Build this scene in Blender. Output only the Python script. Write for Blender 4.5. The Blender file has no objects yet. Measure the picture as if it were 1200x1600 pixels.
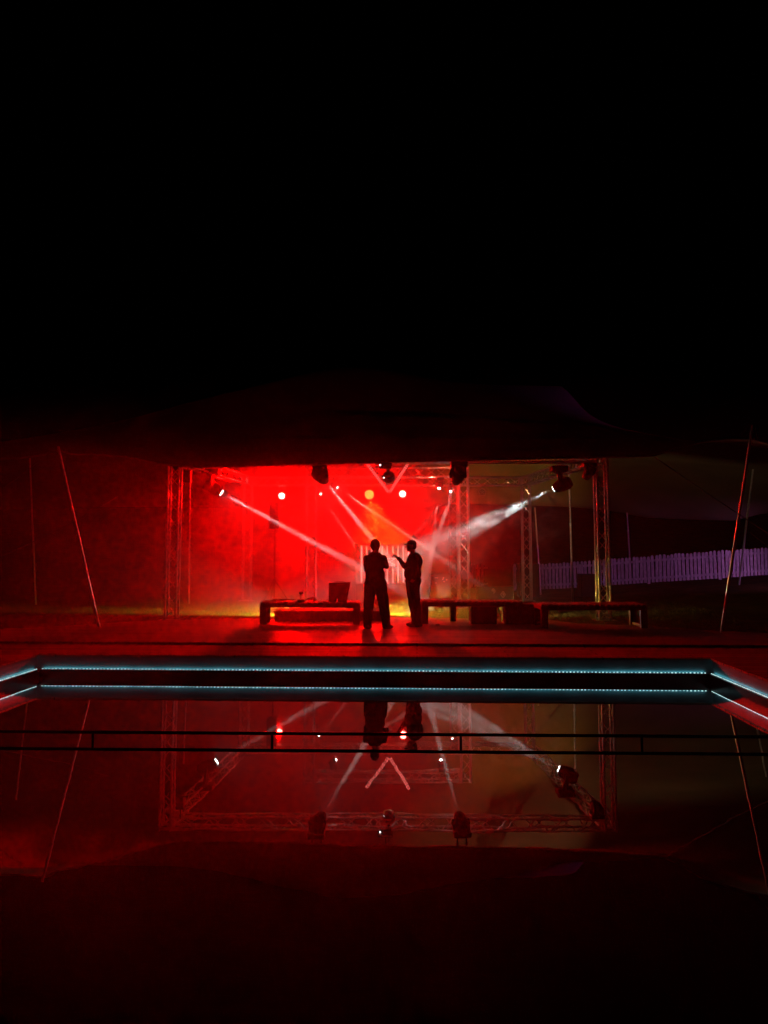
import bpy, bmesh, math, random
import numpy as np
from mathutils import Vector, Matrix, Quaternion, noise

random.seed(7)
SC = bpy.context.scene
COL = SC.collection
RAD = math.radians

# ------------------------------------------------------------------ camera
H = 1.9
F = 1202.0
PITCH = RAD(5.0)
PPY = 753.0


def ray(px, py):
    u = (px - 600.0) / F
    v = (PPY - py) / F
    return Vector((u, math.cos(PITCH) - v * math.sin(PITCH), math.sin(PITCH) + v * math.cos(PITCH)))


def P(px, py, d):
    r = ray(px, py)
    return Vector((r.x / r.y * d, d, H + r.z / r.y * d))


def PZ(px, py, z):
    r = ray(px, py)
    k = (z - H) / r.z
    return Vector((r.x * k, r.y * k, z))


cam = bpy.data.cameras.new("camera")
cam.sensor_fit = 'VERTICAL'
cam.sensor_height = 24.0
cam.sensor_width = 18.0
cam.lens = F / 1600.0 * 24.0
cam.shift_y = -(800 - PPY) / 1600.0
cam.clip_start = 0.05
cam.clip_end = 2000
camo = bpy.data.objects.new("camera", cam)
COL.objects.link(camo)
camo.location = (0, 0, H)
camo.rotation_euler = (RAD(90) + PITCH, 0, 0)
SC.camera = camo

# ------------------------------------------------------------------ helpers


class MB:
    def __init__(self):
        self.bm = bmesh.new()

    def box(self, lo, hi, bev=0.0):
        lo = Vector(lo); hi = Vector(hi)
        c = (lo + hi) / 2; s = hi - lo
        r = bmesh.ops.create_cube(self.bm, size=1.0, matrix=Matrix.Translation(c) @ Matrix.Diagonal((s.x, s.y, s.z, 1)))
        if bev > 0:
            ed = list({e for v in r['verts'] for e in v.link_edges})
            bmesh.ops.bevel(self.bm, geom=ed, offset=bev, segments=2, profile=0.5, affect='EDGES')
        return self

    def obox(self, c, s, q, bev=0.0):
        m = Matrix.Translation(Vector(c)) @ q.to_matrix().to_4x4() @ Matrix.Diagonal((s[0], s[1], s[2], 1))
        r = bmesh.ops.create_cube(self.bm, size=1.0, matrix=m)
        if bev > 0:
            ed = list({e for v in r['verts'] for e in v.link_edges})
            bmesh.ops.bevel(self.bm, geom=ed, offset=bev, segments=2, profile=0.5, affect='EDGES')
        return self

    def tube(self, pts, r, n=8, r1=None, cap=True):
        pts = [Vector(p) for p in pts]
        rs = [r] * len(pts) if r1 is None else [r + (r1 - r) * i / (len(pts) - 1) for i in range(len(pts))]
        rings = []
        t0 = (pts[1] - pts[0]).normalized()
        up = Vector((0, 0, 1)) if abs(t0.z) < 0.9 else Vector((1, 0, 0))
        a = t0.cross(up).normalized()
        for i, p in enumerate(pts):
            if i == 0:
                t = pts[1] - pts[0]
            elif i == len(pts) - 1:
                t = pts[-1] - pts[-2]
            else:
                t = (pts[i + 1] - pts[i]).normalized() + (pts[i] - pts[i - 1]).normalized()
            t.normalize()
            a = (a - t * a.dot(t)).normalized()
            b = t.cross(a)
            rings.append([self.bm.verts.new(p + (a * math.cos(2 * math.pi * k / n) + b * math.sin(2 * math.pi * k / n)) * rs[i]) for k in range(n)])
        for i in range(len(rings) - 1):
            for k in range(n):
                self.bm.faces.new((rings[i][k], rings[i][(k + 1) % n], rings[i + 1][(k + 1) % n], rings[i + 1][k]))
        if cap:
            self.bm.faces.new(list(reversed(rings[0])))
            self.bm.faces.new(rings[-1])
        return self

    def lathe(self, prof, c, q, n=24):
        """prof: list of (r, z) along local z."""
        rings = []
        for (r, z) in prof:
            rings.append([self.bm.verts.new(Vector(c) + q @ Vector((r * math.cos(2 * math.pi * k / n), r * math.sin(2 * math.pi * k / n), z))) for k in range(n)])
        for i in range(len(rings) - 1):
            for k in range(n):
                self.bm.faces.new((rings[i][k], rings[i][(k + 1) % n], rings[i + 1][(k + 1) % n], rings[i + 1][k]))
        self.bm.faces.new(list(reversed(rings[0])))
        self.bm.faces.new(rings[-1])
        return self

    def disc(self, c, nrm, r, n=20, th=0.004):
        q = Vector(nrm).normalized().to_track_quat('Z', 'Y')
        return self.lathe([(r, -th / 2), (r, th / 2)], c, q, n)

    def sphere(self, c, r, seg=16, rings=10, q=None, scale=(1, 1, 1)):
        m = Matrix.Translation(Vector(c))
        if q is not None:
            m = m @ q.to_matrix().to_4x4()
        m = m @ Matrix.Diagonal((r * scale[0], r * scale[1], r * scale[2], 1))
        bmesh.ops.create_uvsphere(self.bm, u_segments=seg, v_segments=rings, radius=1.0, matrix=m)
        return self

    def capsule(self, p0, r0, p1, r1):
        p0 = Vector(p0); p1 = Vector(p1)
        self.sphere(p0, r0, 14, 10)
        self.sphere(p1, r1, 14, 10)
        if (p1 - p0).length > 1e-4:
            self.tube([p0, p1], r0, 14, r1)
        return self

    def poly(self, pts, th):
        """horizontal polygon (top at given z) extruded down by th"""
        top = [self.bm.verts.new(Vector(p)) for p in pts]
        bot = [self.bm.verts.new(Vector(p) - Vector((0, 0, th))) for p in pts]
        f = self.bm.faces.new(top)
        f2 = self.bm.faces.new(list(reversed(bot)))
        n = len(pts)
        for i in range(n):
            self.bm.faces.new((top[i], bot[i], bot[(i + 1) % n], top[(i + 1) % n]))
        return self


WORIG = {}


def worig(o):
    return WORIG.get(o.name, Vector((0, 0, 0))) if o else Vector((0, 0, 0))


def tag(o, label, cat, group=None, kind=None):
    if label: o['label'] = label
    if cat: o['category'] = cat
    if group: o['group'] = group
    if kind: o['kind'] = kind
    return o


def thing(name, loc, label, cat, group=None):
    o = bpy.data.objects.new(name, None)
    o.empty_display_size = 0.2
    COL.objects.link(o)
    o.location = loc
    WORIG[o.name] = Vector(loc)
    return tag(o, label, cat, group)


def obj(name, mb, mat, parent=None, smooth=False, origin=None, label=None):
    bm = mb.bm if isinstance(mb, MB) else mb
    bmesh.ops.recalc_face_normals(bm, faces=bm.faces[:])
    org = Vector(origin) if origin is not None else worig(parent)
    bmesh.ops.translate(bm, verts=bm.verts[:], vec=-org)
    me = bpy.data.meshes.new(name)
    bm.to_mesh(me); bm.free()
    if smooth:
        for p in me.polygons: p.use_smooth = True
        if smooth == 'auto':
            try:
                me.set_sharp_from_angle(angle=RAD(40))
            except Exception:
                pass
    me.materials.append(mat)
    o = bpy.data.objects.new(name, me)
    COL.objects.link(o)
    if parent:
        o.parent = parent
        o.location = org - worig(parent)
    else:
        o.location = org
    WORIG[o.name] = org
    if label: o['label'] = label
    return o


def struct(name, mb, mat, smooth=False):
    o = obj(name, mb, mat, None, smooth)
    o['kind'] = 'structure'
    return o


# ------------------------------------------------------------------ materials


def mat(name, base=(0.5, 0.5, 0.5), rough=0.5, metal=0.0, emit=None, estr=0.0, var=0.0, vscale=8.0, bump=0.0, bscale=40.0, stretch=(1, 1, 1), spec=0.5, rvar=0.0):
    m = bpy.data.materials.new(name)
    m.use_nodes = True
    nt = m.node_tree
    b = nt.nodes['Principled BSDF']
    b.inputs['Base Color'].default_value = (*base, 1)
    b.inputs['Roughness'].default_value = rough
    b.inputs['Metallic'].default_value = metal
    b.inputs['Specular IOR Level'].default_value = spec
    if emit:
        b.inputs['Emission Color'].default_value = (*emit, 1)
        b.inputs['Emission Strength'].default_value = estr
    if var > 0 or bump > 0 or rvar > 0:
        tc = nt.nodes.new('ShaderNodeTexCoord')
        mp = nt.nodes.new('ShaderNodeMapping')
        mp.inputs['Scale'].default_value = stretch
        nt.links.new(tc.outputs['Object'], mp.inputs['Vector'])
        if var > 0 or rvar > 0:
            nz = nt.nodes.new('ShaderNodeTexNoise')
            nz.inputs['Scale'].default_value = vscale
            nz.inputs['Detail'].default_value = 6
            nt.links.new(mp.outputs[0], nz.inputs['Vector'])
        if var > 0:
            mr = nt.nodes.new('ShaderNodeMapRange')
            mr.inputs['From Min'].default_value = 0.3; mr.inputs['From Max'].default_value = 0.7
            mr.inputs['To Min'].default_value = 1 - var; mr.inputs['To Max'].default_value = 1 + var
            nt.links.new(nz.outputs['Fac'], mr.inputs['Value'])
            mx = nt.nodes.new('ShaderNodeMix'); mx.data_type = 'RGBA'; mx.blend_type = 'MULTIPLY'
            mx.inputs[0].default_value = 1.0
            mx.inputs[6].default_value = (*base, 1)
            nt.links.new(mr.outputs[0], mx.inputs[7])
            nt.links.new(mx.outputs[2], b.inputs['Base Color'])
        if rvar > 0:
            mr2 = nt.nodes.new('ShaderNodeMapRange')
            mr2.inputs['From Min'].default_value = 0.3; mr2.inputs['From Max'].default_value = 0.7
            mr2.inputs['To Min'].default_value = max(0.02, rough - rvar); mr2.inputs['To Max'].default_value = min(1, rough + rvar)
            nt.links.new(nz.outputs['Fac'], mr2.inputs['Value'])
            nt.links.new(mr2.outputs[0], b.inputs['Roughness'])
        if bump > 0:
            n2 = nt.nodes.new('ShaderNodeTexNoise')
            n2.inputs['Scale'].default_value = bscale
            n2.inputs['Detail'].default_value = 5
            nt.links.new(mp.outputs[0], n2.inputs['Vector'])
            bp = nt.nodes.new('ShaderNodeBump')
            bp.inputs['Strength'].default_value = bump
            bp.inputs['Distance'].default_value = 0.02
            nt.links.new(n2.outputs['Fac'], bp.inputs['Height'])
            nt.links.new(bp.outputs[0], b.inputs['Normal'])
    return m


M = {}
M['alu'] = mat('aluminium', (0.68, 0.68, 0.68), 0.28, 0.85, var=0.12, vscale=14)
M['pole'] = mat('galvanised_pole', (0.75, 0.73, 0.7), 0.33, 0.5, var=0.15, vscale=10)
M['black'] = mat('black_plastic', (0.02, 0.02, 0.022), 0.42, var=0.3, vscale=20, bump=0.1, bscale=90)
M['blackmetal'] = mat('black_painted_metal', (0.018, 0.018, 0.018), 0.3, var=0.3, vscale=20)
M['case'] = mat('dark_case', (0.03, 0.028, 0.028), 0.55, var=0.35, vscale=12, bump=0.2, bscale=60)
M['casemetal'] = mat('case_metal', (0.4, 0.4, 0.4), 0.35, 0.8)
M['rope'] = mat('rope', (0.12, 0.11, 0.1), 0.9, bump=0.3, bscale=200)
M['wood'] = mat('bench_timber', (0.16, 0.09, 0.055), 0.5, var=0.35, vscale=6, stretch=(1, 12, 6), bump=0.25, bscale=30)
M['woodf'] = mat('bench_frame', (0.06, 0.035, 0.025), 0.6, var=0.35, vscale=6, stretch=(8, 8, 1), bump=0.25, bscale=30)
M['fence'] = mat('white_fence_paint', (0.72, 0.7, 0.7), 0.6, var=0.3, vscale=4, stretch=(6, 6, 1.5), bump=0.15, bscale=40)
M['cloth_dark'] = mat('dark_jersey', (0.03, 0.026, 0.03), 0.9, var=0.25, vscale=18, bump=0.25, bscale=60, spec=0.2)
M['denim'] = mat('dark_denim', (0.022, 0.024, 0.034), 0.9, var=0.25, vscale=24, bump=0.25, bscale=90, spec=0.2)
M['skin'] = mat('skin', (0.36, 0.2, 0.14), 0.55, var=0.1, vscale=30)
M['hair'] = mat('dark_hair', (0.02, 0.014, 0.01), 0.6, var=0.3, vscale=60, bump=0.4, bscale=120)
M['shoe'] = mat('dark_shoe', (0.02, 0.018, 0.018), 0.5)
M['cap'] = mat('dark_cap', (0.03, 0.03, 0.034), 0.85, bump=0.2, bscale=120)
M['panel'] = mat('booth_panel', (0.55, 0.42, 0.4), 0.55, var=0.1, vscale=6)
M['paper'] = mat('pale_board', (0.7, 0.68, 0.6), 0.6, var=0.08, vscale=5)
M['mirror'] = mat('mirror_facets', (0.75, 0.75, 0.75), 0.06, 1.0)
M['lens'] = mat('lens_lit', (0.9, 0.9, 0.9), 0.2, emit=(1.0, 0.97, 0.93), estr=14)
M['lens_small'] = mat('small_lens_lit', (0.9, 0.9, 0.9), 0.2, emit=(1.0, 0.86, 0.8), estr=20)
M['lens_red'] = mat('red_par_lens_lit', (0.9, 0.5, 0.4), 0.2, emit=(1.0, 0.62, 0.5), estr=9)
M['lens_amber'] = mat('amber_par_lens_lit', (0.9, 0.8, 0.5), 0.2, emit=(1.0, 0.42, 0.06), estr=3.2)
M['lens_off'] = mat('lens_dark', (0.05, 0.05, 0.06), 0.08)
M['led_red'] = mat('red_led_dots', (0.8, 0.2, 0.2), 0.4, emit=(1.0, 0.16, 0.14), estr=2.6)
M['led_tube'] = mat('pale_led_tube', (0.9, 0.7, 0.7), 0.4, emit=(1.0, 0.42, 0.36), estr=2.4)
M['led_white'] = mat('white_led_bead', (0.9, 0.95, 1.0), 0.4, emit=(0.62, 1.0, 1.0), estr=.9)
M['led_ind'] = mat('indicator_led', (0.9, 0.7, 0.6), 0.4, emit=(1.0, 0.5, 0.4), estr=1.5)
M['led_purple'] = mat('added_flood_lens', (0.5, 0.2, 0.9), 0.3, emit=(0.5, 0.15, 1.0), estr=4)
M['mark'] = mat('reflective_mark', (0.85, 0.82, 0.8), 0.35)
M['steel'] = mat('pool_bar_steel', (0.05, 0.04, 0.04), 0.3, 0.6)


def fabric_mat():
    m = bpy.data.materials.new('stretch_tent_fabric'); m.use_nodes = True
    nt = m.node_tree; nt.nodes.clear()
    out = nt.nodes.new('ShaderNodeOutputMaterial')
    d = nt.nodes.new('ShaderNodeBsdfDiffuse'); t = nt.nodes.new('ShaderNodeBsdfTranslucent')
    mx = nt.nodes.new('ShaderNodeMixShader'); mx.inputs[0].default_value = 0.0025
    tc = nt.nodes.new('ShaderNodeTexCoord')
    nz = nt.nodes.new('ShaderNodeTexNoise'); nz.inputs['Scale'].default_value = 0.6; nz.inputs['Detail'].default_value = 5
    cr = nt.nodes.new('ShaderNodeValToRGB')
    cr.color_ramp.elements[0].position = 0.3; cr.color_ramp.elements[0].color = (0.16, 0.14, 0.08, 1)
    cr.color_ramp.elements[1].position = 0.7; cr.color_ramp.elements[1].color = (0.23, 0.2, 0.12, 1)
    nt.links.new(tc.outputs['Object'], nz.inputs['Vector'])
    nt.links.new(nz.outputs['Fac'], cr.inputs[0])
    nt.links.new(cr.outputs[0], d.inputs['Color'])
    t.inputs['Color'].default_value = (0.3, 0.2, 0.16, 1)
    n2 = nt.nodes.new('ShaderNodeTexNoise'); n2.inputs['Scale'].default_value = 1.7; n2.inputs['Detail'].default_value = 3
    nt.links.new(tc.outputs['Object'], n2.inputs['Vector'])
    bp = nt.nodes.new('ShaderNodeBump'); bp.inputs['Strength'].default_value = 0.4; bp.inputs['Distance'].default_value = 0.12
    nt.links.new(n2.outputs['Fac'], bp.inputs['Height'])
    nt.links.new(bp.outputs[0], d.inputs['Normal'])
    nt.links.new(d.outputs[0], mx.inputs[1]); nt.links.new(t.outputs[0], mx.inputs[2])
    nt.links.new(mx.outputs[0], out.inputs['Surface'])
    return m


M['fabric'] = fabric_mat()


def plank_mat(name, base, width, rough, rot=0.0, gap=0.05):
    m = bpy.data.materials.new(name); m.use_nodes = True
    nt = m.node_tree; b = nt.nodes['Principled BSDF']
    tc = nt.nodes.new('ShaderNodeTexCoord')
    mp = nt.nodes.new('ShaderNodeMapping'); mp.inputs['Rotation'].default_value = (0, 0, rot)
    nt.links.new(tc.outputs['Object'], mp.inputs['Vector'])
    br = nt.nodes.new('ShaderNodeTexBrick')
    br.inputs['Scale'].default_value = 1.0
    br.inputs['Brick Width'].default_value = 2.7
    br.inputs['Row Height'].default_value = width
    br.inputs['Mortar Size'].default_value = width * gap
    br.inputs['Mortar Smooth'].default_value = 0.2
    br.inputs['Color1'].default_value = (*[c * 0.75 for c in base], 1)
    br.inputs['Color2'].default_value = (*[c * 1.25 for c in base], 1)
    br.inputs['Mortar'].default_value = (*[c * 0.15 for c in base], 1)
    nt.links.new(mp.outputs[0], br.inputs['Vector'])
    mp2 = nt.nodes.new('ShaderNodeMapping'); mp2.inputs['Rotation'].default_value = (0, 0, rot); mp2.inputs['Scale'].default_value = (1, 14, 14)
    nt.links.new(tc.outputs['Object'], mp2.inputs['Vector'])
    nz = nt.nodes.new('ShaderNodeTexNoise'); nz.inputs['Scale'].default_value = 2.5; nz.inputs['Detail'].default_value = 6
    nt.links.new(mp2.outputs[0], nz.inputs['Vector'])
    mr = nt.nodes.new('ShaderNodeMapRange'); mr.inputs['From Min'].default_value = .3; mr.inputs['From Max'].default_value = .7
    mr.inputs['To Min'].default_value = .7; mr.inputs['To Max'].default_value = 1.3
    nt.links.new(nz.outputs['Fac'], mr.inputs['Value'])
    mx = nt.nodes.new('ShaderNodeMix'); mx.data_type = 'RGBA'; mx.blend_type = 'MULTIPLY'; mx.inputs[0].default_value = 1
    nt.links.new(br.outputs['Color'], mx.inputs[6]); nt.links.new(mr.outputs[0], mx.inputs[7])
    nt.links.new(mx.outputs[2], b.inputs['Base Color'])
    n3 = nt.nodes.new('ShaderNodeTexNoise'); n3.inputs['Scale'].default_value = 1.1; n3.inputs['Detail'].default_value = 5
    nt.links.new(tc.outputs['Object'], n3.inputs['Vector'])
    mr3 = nt.nodes.new('ShaderNodeMapRange'); mr3.inputs['From Min'].default_value = .3; mr3.inputs['From Max'].default_value = .7
    mr3.inputs['To Min'].default_value = rough - .12; mr3.inputs['To Max'].default_value = rough + .15
    nt.links.new(n3.outputs['Fac'], mr3.inputs['Value']); nt.links.new(mr3.outputs[0], b.inputs['Roughness'])
    bp = nt.nodes.new('ShaderNodeBump'); bp.inputs['Strength'].default_value = .5; bp.inputs['Distance'].default_value = .01
    ad = nt.nodes.new('ShaderNodeMath'); ad.operation = 'MULTIPLY_ADD'; ad.inputs[1].default_value = .3
    nt.links.new(nz.outputs['Fac'], ad.inputs[0])
    iv = nt.nodes.new('ShaderNodeMath'); iv.operation = 'SUBTRACT'; iv.inputs[0].default_value = 1
    nt.links.new(br.outputs['Fac'], iv.inputs[1])
    nt.links.new(iv.outputs[0], ad.inputs[2])
    nt.links.new(ad.outputs[0], bp.inputs['Height'])
    nt.links.new(bp.outputs[0], b.inputs['Normal'])
    return m


# pool frame ------------------------------------------------------------
CL = PZ(61, 1045.5, 0.12)
CR = PZ(1108, 1052.5, 0.12)
EX = (CR - CL); POOLW = EX.length; EX.normalize()
EY = Vector((-EX.y, EX.x, 0))                  # away from the camera
ROT = math.atan2(EX.y, EX.x)
CL0 = Vector((CL.x, CL.y, 0))


def PF(a, b, z):
    """pool frame: a along the far wall from its left corner, b outward (beyond the far wall), z up"""
    p = CL0 + EX * a + EY * b
    return Vector((p.x, p.y, z))


M['deck'] = plank_mat('deck_boards', (0.19, 0.12, 0.085), 0.14, 0.5, -ROT, .09)
M['coping'] = plank_mat('coping_boards', (0.28, 0.18, 0.13), 0.2, 0.66, -ROT, 0.05)
M['pwall'] = mat('pool_wall_render', (0.16, 0.17, 0.19), 0.5, var=0.25, vscale=3, bump=0.15, bscale=25)
M['pwall2'] = mat('pool_tile_dark', (0.035, 0.032, 0.035), 0.3, var=0.3, vscale=5)


def grass_mat():
    m = bpy.data.materials.new('lawn_soil'); m.use_nodes = True
    nt = m.node_tree; b = nt.nodes['Principled BSDF']; b.inputs['Roughness'].default_value = .95
    b.inputs['Specular IOR Level'].default_value = .1
    tc = nt.nodes.new('ShaderNodeTexCoord')
    nz = nt.nodes.new('ShaderNodeTexNoise'); nz.inputs['Scale'].default_value = 1.3; nz.inputs['Detail'].default_value = 10; nz.inputs['Roughness'].default_value = .7
    nt.links.new(tc.outputs['Object'], nz.inputs['Vector'])
    cr = nt.nodes.new('ShaderNodeValToRGB')
    cr.color_ramp.elements[0].position = .32; cr.color_ramp.elements[0].color = (.05, .055, .02, 1)
    cr.color_ramp.elements[1].position = .7; cr.color_ramp.elements[1].color = (.16, .15, .05, 1)
    nt.links.new(nz.outputs['Fac'], cr.inputs[0]); nt.links.new(cr.outputs[0], b.inputs['Base Color'])
    n2 = nt.nodes.new('ShaderNodeTexNoise'); n2.inputs['Scale'].default_value = 30; n2.inputs['Detail'].default_value = 6
    nt.links.new(tc.outputs['Object'], n2.inputs['Vector'])
    bp = nt.nodes.new('ShaderNodeBump'); bp.inputs['Strength'].default_value = .8; bp.inputs['Distance'].default_value = .04
    nt.links.new(n2.outputs['Fac'], bp.inputs['Height']); nt.links.new(bp.outputs[0], b.inputs['Normal'])
    return m


M['lawn'] = grass_mat()
M['blade'] = mat('grass_blade', (0.13, 0.14, 0.035), 0.7, var=0.4, vscale=3, spec=0.2)


def water_mat():
    m = bpy.data.materials.new('pool_water_surface'); m.use_nodes = True
    nt = m.node_tree; nt.nodes.clear()
    out = nt.nodes.new('ShaderNodeOutputMaterial')
    df = nt.nodes.new('ShaderNodeBsdfDiffuse'); gl = nt.nodes.new('ShaderNodeBsdfGlossy')
    gl.inputs['Roughness'].default_value = 0.012
    gl.inputs['Color'].default_value = (1, 1, 1, 1)
    fr = nt.nodes.new('ShaderNodeFresnel'); fr.inputs['IOR'].default_value = W_IOR
    mx = nt.nodes.new('ShaderNodeMixShader')
    tc = nt.nodes.new('ShaderNodeTexCoord')
    nm = nt.nodes.new('ShaderNodeTexNoise'); nm.inputs['Scale'].default_value = .55; nm.inputs['Detail'].default_value = 5; nm.inputs['Distortion'].default_value = .8
    nt.links.new(tc.outputs['Object'], nm.inputs['Vector'])
    cr = nt.nodes.new('ShaderNodeValToRGB')
    cr.color_ramp.elements[0].position = .36; cr.color_ramp.elements[0].color = (.006, .007, .008, 1)
    cr.color_ramp.elements[1].position = .72; cr.color_ramp.elements[1].color = (.11, .115, .115, 1)
    nt.links.new(nm.outputs['Fac'], cr.inputs[0]); nt.links.new(cr.outputs[0], df.inputs['Color'])
    mp = nt.nodes.new('ShaderNodeMapping'); mp.inputs['Scale'].default_value = (.7, 1.0, 1)
    nt.links.new(tc.outputs['Object'], mp.inputs['Vector'])
    n1 = nt.nodes.new('ShaderNodeTexNoise'); n1.inputs['Scale'].default_value = 1.6; n1.inputs['Detail'].default_value = 3
    nt.links.new(mp.outputs[0], n1.inputs['Vector'])
    bp = nt.nodes.new('ShaderNodeBump'); bp.inputs['Strength'].default_value = 1.0; bp.inputs['Distance'].default_value = .0008
    nt.links.new(n1.outputs['Fac'], bp.inputs['Height'])
    nt.links.new(bp.outputs[0], gl.inputs['Normal'])
    nt.links.new(fr.outputs[0], mx.inputs[0]); nt.links.new(df.outputs[0], mx.inputs[1]); nt.links.new(gl.outputs[0], mx.inputs[2])
    nt.links.new(mx.outputs[0], out.inputs['Surface'])
    return m


W_IOR = 2.5
M['water'] = water_mat()

# ------------------------------------------------------------------ world (night)
w = bpy.data.worlds.new("World"); SC.world = w; w.use_nodes = True
nt = w.node_tree
bg = nt.nodes['Background']
sky = nt.nodes.new('ShaderNodeTexSky'); sky.sky_type = 'NISHITA'; sky.sun_disc = False
sky.sun_elevation = RAD(-4); sky.sun_rotation = RAD(200)
nt.links.new(sky.outputs[0], bg.inputs['Color'])
bg.inputs['Strength'].default_value = 0.0006

# ------------------------------------------------------------------ ground
ZD = 0.368      # upper deck
ZC = 0.33      # pool coping
ZL = 0.355      # lawn


def sst(t):
    t = max(0.0, min(1.0, t)); return t * t * (3 - 2 * t)


def ground_z(x, y):
    z = ZL + 0.62 * sst((x - 5) / 9) * sst((y - 16) / 9)
    z += 9.0 * sst((y - 45) / 90)
    z += 0.03 * noise.noise(Vector((x * .3, y * .3, 0)))  * sst((y - 17) / 4)
    return z


def in_pool(x, y):
    v = Vector((x, y, 0)) - CL0
    a = v.dot(EX); b = v.dot(EY)
    return -1.0 < a < POOLW + 1.0 and b < 1.0 and b > -13.0


xs = sorted(set([-400, -250, -160, -100, -70, -50, -40, -32, -26] + [round(-22 + .5 * i, 3) for i in range(89)] + [26, 32, 40, 50, 70, 100, 160, 250, 400]))
ys = sorted(set([-300, -150, -80, -40, -20, -10] + [round(-6 + .5 * i, 3) for i in range(93)] + [44, 48, 52, 58, 65, 75, 90, 110, 140, 180, 250, 400]))
mb = MB()
grid = [[mb.bm.verts.new((x, y, -2.2 if in_pool(x, y) else ground_z(x, y) - (0.25 if (y < 14.0 and abs(x) < 9) else 0))) for x in xs] for y in ys]
for j in range(len(ys) - 1):
    for i in range(len(xs) - 1):
        mb.bm.faces.new((grid[j][i], grid[j][i + 1], grid[j + 1][i + 1], grid[j + 1][i]))
struct('lawn', mb, M['lawn'], smooth=True)

# deck: polygon with curved back edge
STEP = 1.32   # distance from pool wall to the step
back = [PZ(-260, 990, ZD), PZ(-60, 985, ZD), PZ(80, 979, ZD), PZ(220, 970, ZD), PZ(330, 967, ZD), PZ(450, 966, ZD), PZ(600, 964, ZD), PZ(700, 966, ZD), PZ(800, 967, ZD),
        PZ(850, 968, ZD), PZ(905, 974, ZD), PZ(1010, 978, ZD), PZ(1120, 986, ZD), PZ(1290, 992, ZD)]
ptsd = [PF(-4.5, STEP, ZD), PF(POOLW + 4.5, STEP, ZD)] + list(reversed(back))
struct('timber_deck', MB().poly(ptsd, 0.5), M['deck'])

# pool coping ring + walls
cw = 1.0
PL = 12.0   # pool length towards and behind the camera
mb = MB()
LIP = 0.012


def quad_slab(mb, a0, a1, b0, b1, zt, th):
    mb.poly([PF(a0, b0, zt), PF(a1, b0, zt), PF(a1, b1, zt), PF(a0, b1, zt)], th)


quad_slab(mb, -3.5, POOLW + 3.5, 0.04, STEP - 0.002, ZC, 0.03)
quad_slab(mb, -3.5, -0.04, -PL, 0.038, ZC, 0.03)
quad_slab(mb, POOLW + 0.04, POOLW + 3.5, -PL, 0.038, ZC, 0.03)
quad_slab(mb, -3.5, POOLW + 3.5, -PL - 3, -PL - 0.002, ZC, 0.03)
struct('pool_coping', mb, M['coping'])
mb = MB()   # upper wall band, set slightly back
quad_slab(mb, -0.06, POOLW + 0.06, 0.055, 0.2, ZC - 0.031, 0.3)
quad_slab(mb, -0.2, -0.055, -PL, 0.05, ZC - 0.031, 0.3)
quad_slab(mb, POOLW + 0.055, POOLW + 0.2, -PL, 0.05, ZC - 0.031, 0.3)
struct('pool_wall', mb, M['pwall'])
mb = MB()   # lower wall, set forward: its top is the ledge that carries the light strip
quad_slab(mb, -0.05, POOLW + 0.05, 0.0, 0.05, 0.112, 2.0)
quad_slab(mb, -0.05, 0.0, -PL, -0.001, 0.112, 2.0)
quad_slab(mb, POOLW, POOLW + 0.05, -PL, -0.001, 0.112, 2.0)
quad_slab(mb, -0.05, POOLW + 0.05, -PL - 0.05, -PL - 0.001, 0.112, 2.0)
struct('pool_lining', mb, M['pwall2'])
mb = MB()
vs = [mb.bm.verts.new(p) for p in (PF(0.0, 0.0, 0), PF(POOLW, 0.0, 0), PF(POOLW, -PL, 0), PF(0, -PL, 0))]
mb.bm.faces.new(vs)
struct('pool_water', mb, M['water'])


def light(name, kind, loc, power, color, parent=None, target=None, size=0.05, spot=60, blend=0.5):
    l = bpy.data.lights.new(name, kind)
    l.energy = power; l.color = color
    if kind == 'SPOT':
        l.spot_size = RAD(spot); l.spot_blend = blend
    if kind in ('SPOT', 'POINT'):
        l.shadow_soft_size = size
    o = bpy.data.objects.new(name, l)
    COL.objects.link(o)
    if parent:
        o.parent = parent
        o.location = Vector(loc) - worig(parent)
    else:
        o.location = loc
    if target is not None:
        o.rotation_euler = (Vector(target) - Vector(loc)).to_track_quat('-Z', 'Y').to_euler()
    return o


# LED strips --------------------------------------------------------------
LEDP = 1.5


def led_strip(p0, p1, n_in, label):
    """p0 -> p1 on the ledge; n_in = horizontal direction toward the pool"""
    mid = (p0 + p1) / 2
    t = thing('led_strip', mid, label, 'light strip', 'light strips round the pool')
    d = (p1 - p0); L = d.length; d.normalize()
    q = Matrix((d, -n_in, Vector((0, 0, 1)))).transposed().to_quaternion()
    c = mid + Vector((0, 0, 0.003))
    obj('tape', MB().obox(c + n_in * 0.0, (L, 0.012, 0.004), q), M['black'], t)
    mb = MB()
    n = int(L / 0.052)
    for i in range(n):
        p = p0 + d * ((i + .5) * L / n)
        k_ = random.uniform(.7, 1.15); mb.obox(p + Vector((0, 0, 0.012 + random.uniform(-.002, .002))) + d * random.uniform(-.004, .004), (0.02 * k_, 0.01, 0.014 * k_), q)
    b = obj('led_bead', mb, M['led_white'], t); b['kind'] = 'stuff'
    l = bpy.data.lights.new('strip_light', 'AREA'); l.shape = 'RECTANGLE'; l.size = L - 0.05; l.size_y = 0.012
    l.energy = LEDP * L / 10.0; l.color = (0.1, 0.72, 0.85)
    o = bpy.data.objects.new('strip_light', l); COL.objects.link(o); o.parent = t
    loc = mid - n_in * 0.022 + Vector((0, 0, 0.016))
    o.location = loc - worig(t)
    # emit upwards and toward the wall
    zax = -(Vector((0, 0, 1)) * 0.6 - n_in * 0.8).normalized()
    xax = d
    yax = zax.cross(xax)
    o.rotation_euler = Matrix((xax, yax, zax)).transposed().to_euler()
    return t


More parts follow.
